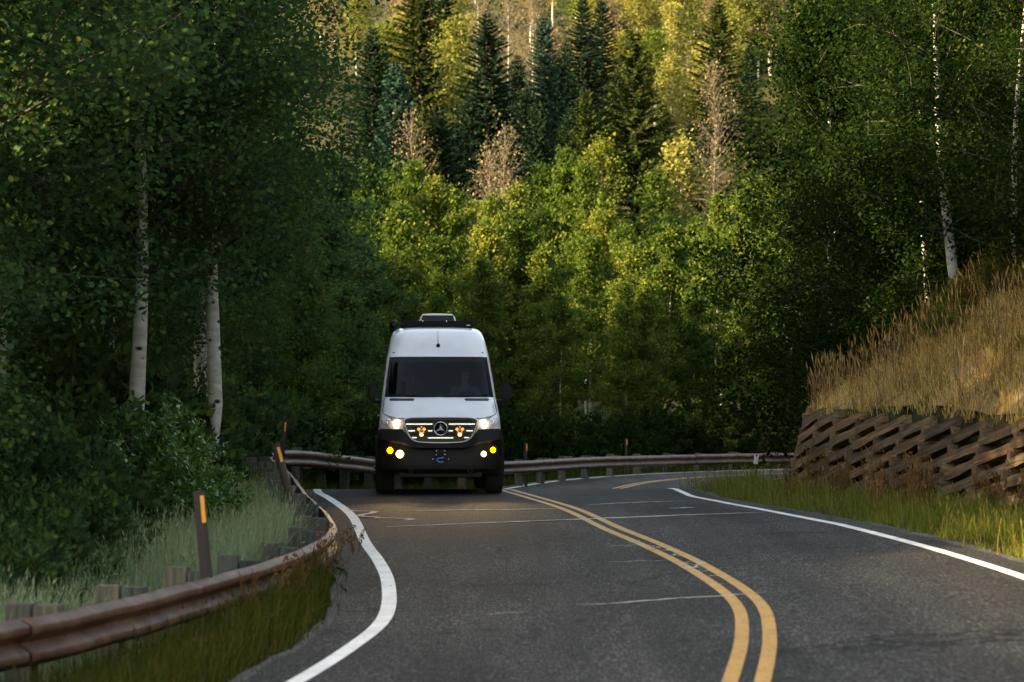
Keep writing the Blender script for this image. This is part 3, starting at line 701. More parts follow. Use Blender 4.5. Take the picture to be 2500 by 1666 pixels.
        mb = MB(); mb.add([(x, fy(x, z)-.016, z) for x, z in pl]+[(cx, fy(cx, 1.13)-.03, 1.13)], [(i, (i+1) % k, k) for i in range(k)]); put(mb, 'lens', 'lamp_glass', h, True)
        yy = fy(.67, 1.11); put(MB().lathe([(yy+.0, .001), (yy+.003, .055), (yy+.02, .072), (yy+.06, .076)], 20, 'y', (sx*.672, 0, 1.112)), 'bulb', 'lamp_head', h, True)
        mb = MB(); G = []
        for t in np.linspace(0, 1, 8): x = sx*(.61+.22*t); G.append([(x, fy(x, 1.05)+.012, 1.045+.02*t), (x, fy(x, 1.06)+.012, 1.065+.02*t)])
        put(mb.grid(G), 'daytime_strip', 'lamp_amber_dim', h)
        yy = fy(.82, 1.15); put(MB().lathe([(yy+.012, .001), (yy+.012, .03), (yy+.0, .045), (yy+.04, .05)], 18, 'y', (sx*.815, 0, 1.155)), 'reflector', 'chrome', h, True)
        ld = bpy.data.lights.new('headlamp_beam', 'SPOT'); ld.energy = 26; ld.color = (1.0, .74, .42); ld.spot_size = R(46); ld.spot_blend = .9; ld.shadow_soft_size = .06
        lo = bpy.data.objects.new('headlamp_beam', ld); COL.objects.link(lo); lo.parent = van; lo.location = OFF+Vector((sx*.668, fy(.67, 1.11)-.05, 1.10)); lo.rotation_euler = (R(90-9), 0, R(180)); lo.rotation_euler = Vector((sx*.04, -1, -.17)).to_track_quat('-Z', 'Y').to_euler()
        mb = MB(); x = .90
        mb.tube([(sx*.885, fy(.885, 1.22)+.0, 1.225), (sx*.915, fy(.915, 1.18)-.002, 1.18), (sx*.905, fy(.905, 1.12), 1.125)], .010, 6); put(mb, 'light_guide', 'chrome', h)
    # steel bumper
    xs = np.concatenate([-np.array([1.0, .985, .95, .88, .78, .68, .61, .55, .47, .36, .25, .12]), [0], np.array([.12, .25, .36, .47, .55, .61, .68, .78, .88, .95, .985, 1.0])])
    def corner(x): return .52*(1-(1-min(abs(x)/1.005, 1)**3.4)**(1/3.4))
    G = []
    for x in xs:
        a = abs(x); ztop = np.interp(a, [0, .36, .44, .50, .55, .60, .95, 1.0], [.822, .832, .852, .895, .96, 1.035, 1.045, 1.0]); zr = np.interp(a, [0, .42, .60, 1.0], [.74, .745, .83, .885]); c = corner(x)
        inner = sstep(.40, .62, a)
        G.append([(x*.985, .105+c, ztop-.004), (x, .035+c, ztop), (x*1.005, -.055+c*.97, zr), (x*1.004, -.020+.05*(1-inner)+c*.97, zr-.035), (x*1.0, -.015+.045*(1-inner)+c, .62), (x*1.0, -.02+c, .50), (x*.985, .0+c, .40), (x*.95, .09+c, .33)])
    bump = put(MB().grid(G), 'bumper', 'bumper_black', smooth='auto')
    put(MB().box((0, .16, .80), (.9, .10, .12)).box((0, .35, .42), (1.3, .5, .28)).box((0, 1.4, .38), (1.2, 1.8, .24)), 'skid_plate', 'bumper_black', bump)
    # winch fairlead, bolts and hook
    f = put(MB().box((0, .012, .66), (.17, .05, .13), None, .012), 'fairlead', 'black_plastic', bump, 'auto')
    for bx, bz_ in ((-.068, .69), (.068, .69), (-.068, .632), (.068, .632), (-.125, .56), (.125, .56)): put(MB().lathe([(-.024, .001), (-.022, .010), (-.01, .012), (.0, .012)], 10, 'y', (bx, -.005, bz_)), 'bolt', 'chrome', f, True)
    hk = MB(); pts = [(.05, -.03, .585), (.01, -.04, .575), (-.045, -.04, .565), (-.06, -.04, .54), (-.03, -.04, .515), (.015, -.04, .51), (.035, -.04, .53)]
    hk.tube([tuple(p) for p in catmull(pts, .012)], .017, 8); put(hk, 'hook', 'blue_hook', bump, True)
    put(MB().box((.07, -.025, .555), (.05, .03, .05), None, .008), 'hook_stopper', 'rubber', bump)
    # fog lamps: one yellow, one white on each end
    for x, z, r_, mt in ((-.80, .70, .052, 'lamp_yellow'), (-.645, .642, .062, 'lamp_white'), (.835, .705, .048, 'lamp_yellow'), (.685, .642, .047, 'lamp_white')):
        yy = corner(x)-.03
        pod = put(MB().box((x, yy+.02, z), (.135, .07, .125), None, .018), 'fog_lamp', 'gloss_black', bump, 'auto')
        put(MB().lathe([(yy-.028, .001), (yy-.024, r_*.6), (yy-.012, r_), (yy+.01, r_)], 20, 'y', (x, 0, z)), 'fog_lens', mt, pod, True)
        put(MB().lathe([(yy-.033, .001), (yy-.031, r_*.45), (yy-.022, r_*.64)], 16, 'y', (x, 0, z)), 'bulb', 'lamp_core' if mt == 'lamp_white' else 'lamp_yellow_core', pod, True)
    for sx in (-1, 1):                              # tow points
        put(MB().lathe([(-.02+.012*math.cos(a), .03+.012*math.sin(a)) for a in np.linspace(0, 2*math.pi, 7)], 12, 'y', (sx*.47, -.005, .375)), 'tow_eye', 'black_plastic', bump, True)
    # wheels
    def wheel(x, y):
        sgn = 1 if x > 0 else -1; w_ = .30; r_ = .40; xc = x-sgn*w_/2
        t = [(-w_/2+.01, .24), (-w_/2, .30), (-w_/2+.004, .355), (-w_/2+.03, .390), (-w_/2+.06, r_), (w_/2-.06, r_), (w_/2-.03, .390), (w_/2-.004, .355), (w_/2, .30), (w_/2-.01, .24)]
        hub = put(MB().lathe([(sgn*(w_/2-.03), .001), (sgn*(w_/2-.03), .08), (sgn*(w_/2-.05), .10), (sgn*(w_/2-.06), .2), (sgn*(w_/2-.02), .235), (sgn*(w_/2-.02), .25), (-sgn*w_/2, .25)], 28, 'x', (xc, y, r_)), 'wheel', 'wheel_rim', smooth='auto')
        put(MB().lathe(t, 40, 'x', (xc, y, r_)), 'tyre', 'rubber', hub, 'auto')
        tr = MB()
        for q in range(44):
            a = 2*math.pi*q/44
            for xo, s_ in ((-.105, 1), (-.045, -1), (.015, 1), (.075, -1), (.118, 1)):
                aa = a+(.07 if s_ > 0 else 0); M = Matrix.Rotation(aa, 3, 'X'); tr.box(Vector((xc+xo*.95, y, r_))+M @ Vector((0, 0, r_+.001 if abs(xo) < .1 else r_-.012)), (.046, .036, .016), M)
        put(tr, 'tread', 'rubber', hub)
    for x in (-1.03, 1.03): wheel(x, .98); wheel(x*.985, 4.88)
    # arch flares
    for sx in (-1, 1):
        for y in (.98, 4.88):
            G = []
            for a in np.linspace(-.15, math.pi+.15, 20):
                ca, sa = math.cos(a), math.sin(a); G.append([(sx*.94, y+.46*ca, .42+.46*sa), (sx*1.035, y+.47*ca, .42+.47*sa), (sx*1.035, y+.52*ca, .42+.52*sa), (sx*.975, y+.57*ca, .42+.56*sa)])
            put(MB().grid(G), 'wheel_arch', 'black_plastic', smooth=True)
        put(MB().box((sx*1.0, 2.95, .40), (.12, 2.6, .05), None, .012), 'side_step', 'black_plastic')
    # axles and underside
    put(MB().tube([(-.9, 4.88, .40), (.9, 4.88, .40)], .06, 10).box((0, 4.88, .40), (.28, .3, .26), None, .06).tube([(-.85, .98, .42), (.85, .98, .42)], .045, 8).box((0, 3.2, .52), (1.5, 4.6, .14)), 'chassis', 'rubber')
    # mirrors
    for sx in (-1, 1):
        mr = put(MB().box((sx*1.09, 1.02, 1.645), (.175, .16, .285), Matrix.Rotation(-sx*.10, 3, 'Z'), .045), 'door_mirror', 'black_plastic', smooth='auto')
        put(MB().tube([(sx*.90, 1.12, 1.50), (sx*1.02, 1.05, 1.492), (sx*1.10, 1.02, 1.505)], [.035, .032, .03], 8), 'mirror_arm', 'black_plastic', mr, True)
        put(MB().box((sx*1.09, 1.102, 1.645), (.10, .008, .19), Matrix.Rotation(-sx*.10, 3, 'Z'), .002), 'mirror_glass', 'chrome', mr)
    # side glass of the cab and sides
    for sx in (-1, 1):
        zz = (1.5, 1.65, 1.8, 1.95, 2.1)
        G = [[(sx*(wid(z)+.004), y0+(1.95-y0)*t, z) for t in (0, .25, .5, .75, 1)] for z, y0 in zip(zz, (1.28, 1.36, 1.50, 1.62, 1.74))]
        put(MB().grid(G), 'door_window', 'gloss_black', smooth=True)
        G = [[(sx*(wid(z)+.004), y, z) for y in (2.5, 2.9, 3.3, 3.7)] for z in (1.45, 1.65, 1.9, 2.1)]; put(MB().grid(G), 'side_window', 'gloss_black', smooth=True)
        put(MB().box((sx*(wid(1.05)+.008), 2.6, 1.05), (.02, 2.6, .09), None, .006), 'side_moulding', 'black_plastic')
        put(MB().tube([(sx*(wid(1.25)+.012), 2.05, 1.27), (sx*(wid(1.25)+.03), 2.12, 1.27), (sx*(wid(1.25)+.012), 2.22, 1.27)], .012, 6), 'door_handle', 'van_paint')
    # small camera arm on the viewer's left roof edge
    put(MB().box((-.87, 2.2, 2.42), (.07, .05, .025), None, .006), 'side_marker', 'black_plastic')
    # aerial
    a = put(MB().lathe([(0, .001), (.004, .034), (.02, .032), (.04, .018), (.055, .008)], 16, 'y', (0, 0, 0)), 'aerial', 'gloss_black', smooth=True)
    a.data.transform(Matrix.Diagonal((1, 1, 1.35, 1))); a.data.transform(Matrix.Translation(Vector((0, .98, 0)))); a.data.transform(Matrix.Rotation(R(180), 4, 'Z'))
    a.location = OFF+Vector((0, fy(0, 2.42)+.004, 2.415)); a.rotation_euler = (R(-50), 0, 0)
    put(MB().tube([(0, .98, .02), (0, .96, .12), (0, .93, .36)], [.006, .004, .003], 6), 'mast', 'gloss_black', a)
    # roof rack with wind fairing, awning, fan
    rk = put(MB().box((.015, 2.62, 2.832), (1.19, .014, .105), Matrix.Rotation(.30, 3, 'X'), .004), 'roof_rack', 'black_plastic', smooth='auto')
    for x in (-.57, .57):
        put(MB().box((x, 4.1, 2.83), (.045, 3.0, .07), None, .008), 'rack_rail', 'black_plastic', rk)
        for y in (2.9, 4.0, 5.2): put(MB().box((x*1.02, y, 2.785), (.06, .09, .06), None, .008), 'rack_foot', 'black_plastic', rk)
    for y in (3.0, 3.7, 4.4, 5.1): put(MB().box((0, y, 2.82), (1.12, .06, .03), None, .006), 'cross_bar', 'black_plastic', rk)
    for x in (-.24, .165): put(MB().lathe([(0, .001), (-.002, .012), (.01, .013)], 10, 'y', (x, 2.60, 2.878)), 'bolt', 'chrome', rk, True)
    put(MB().box((.535, 2.598, 2.806), (.065, .006, .017), Matrix.Rotation(.30, 3, 'X'), .002), 'maker_plate', 'white_plastic', rk)
    aw = put(MB().box((-.725, 4.1, 2.82), (.135, 3.1, .125), None, .05), 'awning', 'black_plastic', smooth='auto')
    put(MB().lathe([(2.52, .001), (2.50, .05), (2.56, .07)], 14, 'y', (-.725, 0, 2.82)), 'awning_end_cap', 'gloss_black', aw, True)
    fan = put(MB().box((.03, 3.5, 2.85), (.64, .62, .10), None, .02), 'roof_fan', 'roof_fan', smooth='auto')
    lid = MB(); G = []
    for y, h in ((3.16, 0), (3.18, .06), (3.26, .125), (3.5, .145), (3.75, .13), (3.86, .05), (3.88, 0)):
        G.append([(.03+x, y, 2.905+h*k) for x, k in ((-.315, 0), (-.30, .55), (-.26, .93), (-.1, 1), (.1, 1), (.26, .93), (.30, .55), (.315, 0))])
    lidp = put(lid.grid(G), 'fan_lid', 'white_plastic', fan, 'auto')
    G = [[(.03+x*(1-.08*q), 3.150+.055*q*q*0+.02*q, 2.908+.095*q) for x in np.linspace(-.285, .285, 8)] for q in (0, .5, 1)]
    put(MB().grid(G), 'fan_visor', 'gloss_black', fan, True)
    # cab interior
    put(MB().box((0, 1.15, 1.42), (1.72, .55, .22), None, .05).box((.40, 1.05, 1.55), (.5, .3, .10), None, .04), 'dashboard', 'interior_dark')
    put(MB().box((0, 3.35, 1.7), (1.62, .04, 1.7)).box((0, 2.3, .95), (1.7, 2.0, .05)).box((0, 2.4, 2.30), (1.5, 1.6, .03)), 'cab_lining', 'interior_dark')
    for x in (-.47, .47):
        st = put(MB().box((x, 2.35, 1.12), (.54, .52, .16), None, .05).box((x, 2.62, 1.52), (.52, .14, .72), Matrix.Rotation(-.16, 3, 'X'), .05), 'seat', 'seat_cloth', smooth='auto')
        put(MB().box((x, 2.69, 2.0), (.27, .10, .19), Matrix.Rotation(-.1, 3, 'X'), .04), 'headrest', 'seat_cloth', st, 'auto')
        for dx in (-.075, .075): put(MB().tube([(x+dx, 2.66, 1.86), (x+dx, 2.67, 1.94)], .008, 6), 'headrest_post', 'chrome', st)
    wh = put(MB().lathe([(.0+.016*math.cos(a), .19+.016*math.sin(a)) for a in np.linspace(0, 2*math.pi, 9)], 28, 'y', (0, 0, 0)).box((0, 0, 0), (.36, .02, .05), None, .008).box((0, .02, -.09), (.05, .02, .17), None, .008), 'steering_wheel', 'black_plastic', smooth='auto')
    wh.data.transform(Matrix.Translation(-OFF)); wh.location = OFF+Vector((.47, 1.72, 1.50)); wh.rotation_euler = (R(38), 0, 0)
    return van, OFF, wid
VAN, VOFF, _ = build_van()

def build_driver():
    """person at the wheel: one continuous skinned figure, placed in the cab"""
    M = Matrix.Translation(VAN.location) @ VAN.rotation_euler.to_matrix().to_4x4() @ Matrix.Translation(VOFF)
    verts = []; edges = []; rad = []
    def v(p, r, par=None):
        verts.append(p); rad.append(r); i = len(verts)-1
        if par is not None: edges.append((par, i))
        return i
    x = .47
    pel = v((x, 2.40, 1.27), (.16, .13)); w1 = v((x, 2.45, 1.45), (.145, .105), pel); ch = v((x, 2.45, 1.64), (.165, .115), w1); nb = v((x, 2.43, 1.76), (.085, .075), ch)
    nk = v((x, 2.41, 1.83), (.055, .058), nb); jaw = v((x, 2.37, 1.90), (.064, .078), nk); hd = v((x, 2.375, 1.98), (.078, .098), jaw); v((x, 2.385, 2.055), (.060, .078), hd)
    ns = v((x, 2.295, 1.945), (.014, .016), jaw)
    for s in (-1, 1):
        sh = v((x+s*.19, 2.43, 1.70), (.068, .068), ch); el = v((x+s*.27, 2.22, 1.49), (.047, .047), sh); wr = v((x+s*.20, 1.92, 1.55), (.030, .030), el); pm = v((x+s*.185, 1.84, 1.575), (.038, .026), wr)
        for f in range(4): 
            k = v((x+s*(.20-.012*f), 1.775, 1.60-.021*f), (.010, .010), pm); v((x+s*(.175-.012*f), 1.755, 1.592-.021*f), (.009, .009), k)
        v((x+s*.155, 1.80, 1.61), (.011, .011), pm)
        kn = v((x+s*.14, 1.98, 1.27), (.075, .075), pel); ft = v((x+s*.14, 1.72, 1.05), (.05, .05), kn)
    me = bpy.data.meshes.new('person'); base = Vector((x, 2.40, 1.18))
    me.from_pydata([Vector(p)-base for p in verts], edges, []); o = bpy.data.objects.new('person', me); COL.objects.link(o)
    o.matrix_world = M @ Matrix.Translation(base)
    sk = o.modifiers.new('skin', 'SKIN'); sk.use_smooth_shade = True
    for i, r in enumerate(rad): me.skin_vertices[0].data[i].radius = r
    me.skin_vertices[0].data[0].use_root = True
    sb = o.modifiers.new('sub', 'SUBSURF'); sb.levels = 2; sb.render_levels = 2
    me.materials.append(MATS['skin'])
    tag(o, 'person in a dusty teal shirt sitting at the wheel behind the windscreen', 'person')
    # shirt: a slightly larger shell over trunk and upper arms
    sv = [(x, 2.40, 1.26), (x, 2.45, 1.45), (x, 2.45, 1.64), (x, 2.43, 1.755)]; sr = [(.17, .14), (.158, .118), (.178, .127), (.09, .085)]; se = [(0, 1), (1, 2), (2, 3)]
    for s in (-1, 1):
        b = len(sv); sv += [(x+s*.19, 2.43, 1.70), (x+s*.235, 2.32, 1.59)]; sr += [(.082, .082), (.068, .068)]; se += [(2, b), (b, b+1)]
    m2 = bpy.data.meshes.new('shirt'); m2.from_pydata([Vector(p)-base for p in sv], se, []); so = bpy.data.objects.new('shirt', m2); COL.objects.link(so); so.parent = o
    so.modifiers.new('skin', 'SKIN').use_smooth_shade = True
    for i, r in enumerate(sr): m2.skin_vertices[0].data[i].radius = r
    q = so.modifiers.new('sub', 'SUBSURF'); q.levels = 1; q.render_levels = 2; m2.materials.append(MATS['teal_shirt'])
    hp = MB(); G = []
    for t in np.linspace(0, .52*math.pi, 7):
        G.append([(.094*math.sin(t)*math.cos(a), .115*math.sin(t)*math.sin(a)+.012, .092*math.cos(t)) for a in np.linspace(0, 2*math.pi, 17)])
    h = hp.grid(G).build('hair', 'hair', o, True); h.location = Vector((x, 2.39, 2.01))-base
    gl = MB(); 
    for s in (-1, 1): gl.box((s*.034, 0, 0), (.052, .008, .036), None, .003)
    gl.box((0, 0, .008), (.03, .006, .006)); g2 = gl.build('glasses', 'gloss_black', o, 'auto'); g2.location = Vector((x, 2.278, 1.985))-base
build_driver()

# ------------------------------------------------------------------ vegetation makers
def unit(v): return v/np.maximum(np.linalg.norm(v, axis=1)[:, None], 1e-9)
def leaves(P, size, rng, sides=6, aspect=.85, up=.25, along=None, twist=1.0):
    """flat leaves at points P; returns V, F with sides-gons"""
    n = len(P)
    N = rng.normal(size=(n, 3)); N[:, 2] = np.abs(N[:, 2])+up; N = unit(N)
    A = along if along is not None else rng.normal(size=(n, 3))
    A = unit(A-N*(A*N).sum(1)[:, None]); B = np.cross(N, A); s = size[:, None]
    if sides == 6: cs = [(-.5, 0), (-.28, .40), (.12, .46), (.55, 0), (.12, -.46), (-.28, -.40)]
    elif sides == 4: cs = [(-.55, 0), (0, .5), (.55, 0), (0, -.5)]
    else: cs = [(-.5, .3), (.6, 0), (-.5, -.3)]
    V = np.stack([P+A*s*a+B*s*b*aspect+N*s*(-.12*abs(b)) for a, b in cs], 1).reshape(-1, 3)
    F = np.arange(n*len(cs)).reshape(n, len(cs)); return V, F
def aspen(seed, H=11, cb=.22, cr=2.3, nb=46, nleaf=30000, lsize=.07, sides=6, r0=.10, lean=(0, 0), spread=.30, bare=0):
    """returns trunk mesh and crown mesh"""
    rng = np.random.default_rng(seed); mb = MB(); tb = MB()
    zs = np.linspace(-.3, H, 12); ph = rng.uniform(0, 6, 4)
    T = np.stack([lean[0]*(zs/H)**1.4*H+.10*np.sin(zs*.9+ph[0])*(zs/H), lean[1]*(zs/H)**1.4*H+.10*np.sin(zs*.8+ph[1])*(zs/H), zs], 1)
    rad = [max(.012, r0*(1-.92*max(z, 0)/H)*(1.25 if z < .15 else 1)) for z in zs]
    V, F = tube_np(T, rad, 9); tb.add(V, F)
    C = []
    for k in range(nb):
        t = cb+(1-cb)*(k+rng.random())/nb; z = t*H; p0 = np.array([np.interp(z, zs, T[:, q]) for q in range(3)])
        u = (t-cb)/(1-cb); L = cr*(.55+.75*math.sin(math.pi*min(1, .18+.8*u))**.8)*(1-.55*u**3)*rng.uniform(.6, 1.12)
        az = k*2.399+rng.uniform(-.5, .5); el = rng.uniform(.15, .75)+.5*u
        d = np.array([math.cos(az)*math.cos(el), math.sin(az)*math.cos(el), math.sin(el)]); pts = [p0]
        for q in range(1, 5):
            d = d+rng.normal(0, .13, 3)+np.array([0, 0, -.06]); d /= np.linalg.norm(d); pts.append(pts[-1]+d*L/4)
        V, F = tube_np(pts, [.028*r0/.1*(1-.5*u)+.004, .018*r0/.1, .012*r0/.1, .007, .004], 5, False); mb.add(V, F)
        pts = np.array(pts)
        for q in range(3):            # side twigs
            a = pts[rng.integers(1, 5)]; dd = rng.normal(size=3); dd[2] = abs(dd[2])*.6; dd /= np.linalg.norm(dd); b = a+dd*L*rng.uniform(.2, .42)
            V, F = tube_np([a, (a+b)/2+rng.normal(0, .03, 3), b], [.008*r0/.1, .006, .003], 4, False); mb.add(V, F)
            C.append((b, .8)); C.append(((a+b)/2, .55))
        for q in (2, 3, 4): C.append((pts[q], .5+.12*q))
        C.append((pts[1], .45)); C.append((p0+rng.normal(0, .12, 3), .40))
    trunk = bpy.data.meshes.new('trunk'); trunk.from_pydata(tb.v, [], tb.f); trunk.update(); trunk.polygons.foreach_set('use_smooth', np.ones(len(trunk.polygons), bool))
    trunk.materials.append(MATS['aspen_bark'])
    br = bpy.data.meshes.new('branches'); br.from_pydata(mb.v, [], mb.f); br.update(); br.polygons.foreach_set('use_smooth', np.ones(len(br.polygons), bool)); br.materials.append(MATS['grey_branch'])
    c = np.array([q[0] for q in C]); wt = np.array([q[1] for q in C])*rng.uniform(.1, 1.9, len(C)); wt /= wt.sum()
    ci = rng.choice(len(c), nleaf, p=wt); P = c[ci]+rng.normal(0, spread, (nleaf, 3))*np.array([1, 1, .8])
    sz = lsize*rng.uniform(.45, 1.35, nleaf)
    V, F = leaves(P, sz, rng, sides)
    cl = rng.random(len(c))
    r = np.clip(.55*rng.random(nleaf)+.45*cl[ci], 0, 1)
    crown = npmesh('crown', V, F, r); crown.materials.append(MATS['leaf_mid'])
    return trunk, crown, br
def spruce(seed, H=16, Rm=2.4, mat='needle_dark', dens=1.0, sharp=.95):
    rng = np.random.default_rng(seed); V0, F0 = tube_np([(0, 0, -.5), (.03, 0, H*.5), (0, 0, H)], [.20, .12, .015], 7)
    trunk = bpy.data.meshes.new('trunk'); trunk.from_pydata(V0, [], F0); trunk.materials.append(MATS['brown_bark'])
    Pa = []; D = []; S = []; C = []
    z = H*.05
    while z < H*.985:
        u = z/H; nbr = int(8-2*u); ph = rng.uniform(0, 6.3)
        for k in range(nbr):
            L = Rm*((1-u)**sharp)*rng.uniform(.70, 1.10)+.12; az = ph+k*6.283/nbr+rng.uniform(-.25, .25)
            el0 = -.25+.75*u+rng.uniform(-.1, .1); m = max(4, int(L/.12*dens)); tone = rng.random()
            t = np.linspace(.12, 1, m); r_ = t*L; zz = z+r_*math.tan(el0)-.10*r_+.16*r_*t
            base = np.stack([r_*math.cos(az), r_*math.sin(az), zz], 1)
            dr = np.array([math.cos(az), math.sin(az), .05]); sd = np.array([-math.sin(az), math.cos(az), 0])
            for s in (-1, 1):
                ln = (.16+.34*(1-t))*(.55+.45*min(1, L)); dv = dr*.75+sd*s*.8+np.array([0, 0, -.22]); dv = dv+rng.normal(0, .18, (m, 3))
                Pa.append(base); D.append(unit(dv)); S.append(ln*rng.uniform(.8, 1.2, m)); C.append(np.clip(tone*.5+.5*t*rng.uniform(.6, 1.1, m), 0, 1))
            Pa.append(base); D.append(unit(np.tile(dr+np.array([0, 0, -.45]), (m, 1))+rng.normal(0, .25, (m, 3)))); S.append(np.full(m, .28)*(.5+.5*min(1, L))); C.append(np.clip(.3*tone+.3*t, 0, 1))
        z += H/46*rng.uniform(.8, 1.2)*(1.25-.4*u)
    P = np.vstack(Pa); D = np.vstack(D); S = np.concatenate(S); C = np.concatenate(C)
    N = unit(rng.normal(0, .5, P.shape)+np.array([0, 0, 1.0])); B = unit(np.cross(D, N)); s = S[:, None]; wv = .25*s+.03
    V = np.stack([P-B*wv*.4, P+D*s*.45-B*wv, P+D*s, P+D*s*.45+B*wv], 1).reshape(-1, 3); F = np.arange(len(P)*4).reshape(-1, 4)
    crown = npmesh('crown', V, F, C); crown.materials.append(MATS[mat]); return trunk, crown
def shrub(seed, Rr=1.2, H=1.6, nst=150, nleaf=12000, lsize=.055, sides=4, mat='leaf_shrub', tip=True):
    rng = np.random.default_rng(seed); mb = MB(); C = []; D = []
    for k in range(nst):
        a = rng.uniform(0, 6.283); q = math.sqrt(rng.random()); end = np.array([Rr*q*math.cos(a), Rr*q*math.sin(a), H*(1-.55*q*q)*rng.uniform(.62, 1.1)])
        b = np.array([end[0]*.25, end[1]*.25, -.1]); m = (b+end)/2+np.array([0, 0, .15*H])+rng.normal(0, .06, 3)
        if k % 3 == 0: V, F = tube_np([b, m, end], [.014, .009, .003], 4, False); mb.add(V, F)
        for t in np.linspace(.45, 1, 9): C.append(((1-t)**2*b+2*t*(1-t)*m+t*t*end)); D.append(end-m)
    st = bpy.data.meshes.new('stem'); st.from_pydata(mb.v, [], mb.f); st.materials.append(MATS['dark_twig'])
    C = np.array(C); D = unit(np.array(D)); wt = np.tile(np.linspace(.6, 1.8, 9), nst); wt /= wt.sum(); ci = rng.choice(len(C), nleaf, p=wt)
    P = C[ci]+rng.normal(0, .045, (nleaf, 3)); al = unit(D[ci]*1.0+rng.normal(0, .55, (nleaf, 3))+np.array([0, 0, .35]))
    V, F = leaves(P+al*lsize*.4, lsize*rng.uniform(.7, 1.3, nleaf), rng, sides, .55, .1, al)
    hgt = np.clip(P[:, 2]/H, 0, 1); tone = rng.random(len(C))
    fo = npmesh('foliage', V, F, np.clip(.5*rng.random(nleaf)+.5*tone[ci], 0, 1)); fo.materials.append(MATS[mat]); return st, fo
def plant(name, label, cat, meshes, loc, scale=1.0, rotz=0, group=None, mats=None, names=('trunk', 'crown'), tilt=(0, 0), sxy=None):
    o = thing(name, label, cat, loc, rotz, group); o.rotation_euler = (tilt[0], tilt[1], rotz); o.scale = (sxy or scale, sxy or scale, scale)
    for k, me in enumerate(meshes):
        if me is None: continue
        c = bpy.data.objects.new(('trunk', 'crown', 'branches')[k] if len(meshes) == 3 else names[k], me); COL.objects.link(c); c.parent = o
        if c.name.startswith(('branches', 'stem')): c['kind'] = 'stuff'
        if mats and k < len(mats) and mats[k]: c.material_slots[0].link = 'OBJECT'; c.material_slots[0].material = MATS[mats[k]]
    return o
def gz(x, y): return float(ground([x], [y])[0])
def blades(name, mat, P, h, wd, rng, lean=.28, label=None, wind=(.10, 0), rn=None, heads=0, head_len=.12, head_w=.012, facing=True):
    n = len(P); az = rng.uniform(0, 6.283, n); ln = np.abs(rng.normal(0, lean, n))
    d = np.stack([np.cos(az)*ln+wind[0], np.sin(az)*ln+wind[1], np.ones(n)], 1); d = unit(d)
    d2 = unit(d+np.stack([np.cos(az)*ln*1.5, np.sin(az)*ln*1.5, -.25*ln], 1))
    fa = rng.uniform(-.9, .9, n) if facing else rng.uniform(0, 6.28, n)
    sd = np.stack([np.cos(fa), np.sin(fa), np.zeros(n)], 1); h = h[:, None]; w2 = (np.broadcast_to(wd, (n,))[:, None])*.5
    m = P+d*h*.55; t = m+d2*h*.45
    V = np.stack([P-sd*w2, P+sd*w2, m+sd*w2*.75, m-sd*w2*.75, t+sd*w2*.12, t-sd*w2*.12], 1).reshape(-1, 3)
    b = np.arange(n)[:, None]*6; F = np.vstack([b+np.array([[0, 1, 2, 3]]), b+np.array([[3, 2, 4, 5]])])
    r = rng.random(n) if rn is None else rn; R_ = np.concatenate([r, r])
    if heads > 0:
        k = rng.random(n) < heads; q = t[k]; dd = d2[k]; s2 = sd[k]; nh = len(q); L = head_len*rng.uniform(.6, 1.3, (nh, 1)); ww = head_w*rng.uniform(.6, 1.3, (nh, 1)); o3 = np.cross(dd, s2)
        V2 = []
        for ss in (s2, o3): V2.append(np.stack([q-dd*L*.5, q-dd*L*.1+ss*ww, q+dd*L*.5, q-dd*L*.1-ss*ww], 1).reshape(-1, 3))
        V2 = np.vstack(V2); F2 = np.arange(2*nh*4).reshape(-1, 4)+len(V); V = np.vstack([V, V2]); F = np.vstack([F, F2]); R_ = np.concatenate([R_, np.tile(np.clip(r[k]+.2, 0, 1), 2)])
    o = link(name, npmesh(name, V, F, R_), mat); tag(o, label, None, None, 'stuff')
    if label: o['category'] = 'grass'
    return o
def tussock(P, rng, size=.10, per=26):
    """gather scattered blade roots into tufts; returns roots and a tuft number per blade"""
    n = len(P); m = max(1, n//per); ci = rng.integers(0, m, n); c = P[rng.choice(n, m, replace=False)]
    q = c[ci]+np.column_stack([rng.normal(0, size, (n, 2)), np.zeros(n)]); q[:, 2] = ground(q[:, 0], q[:, 1])-.01
    return q, ci, m
def scatter(n, x0, x1, y0, y1, test, rng):
    out = []; got = 0
    for _ in range(40):
        x = rng.uniform(x0, x1, n*2); y = rng.uniform(y0, y1, n*2); k = test(x, y); out.append(np.stack([x[k], y[k]], 1)); got += k.sum()
        if got >= n: break
    q = np.vstack(out)[:n]; return np.column_stack([q, ground(q[:, 0], q[:, 1])-.01])
def inframe(x, y, m=260):
    px = 1250+x/np.maximum(y, 1)*FPX; return (px > -m) & (px < 2500+m)
def patchy(x, y, s, ph=0): return .5+.5*wob(x+ph, y-ph*.7, s)

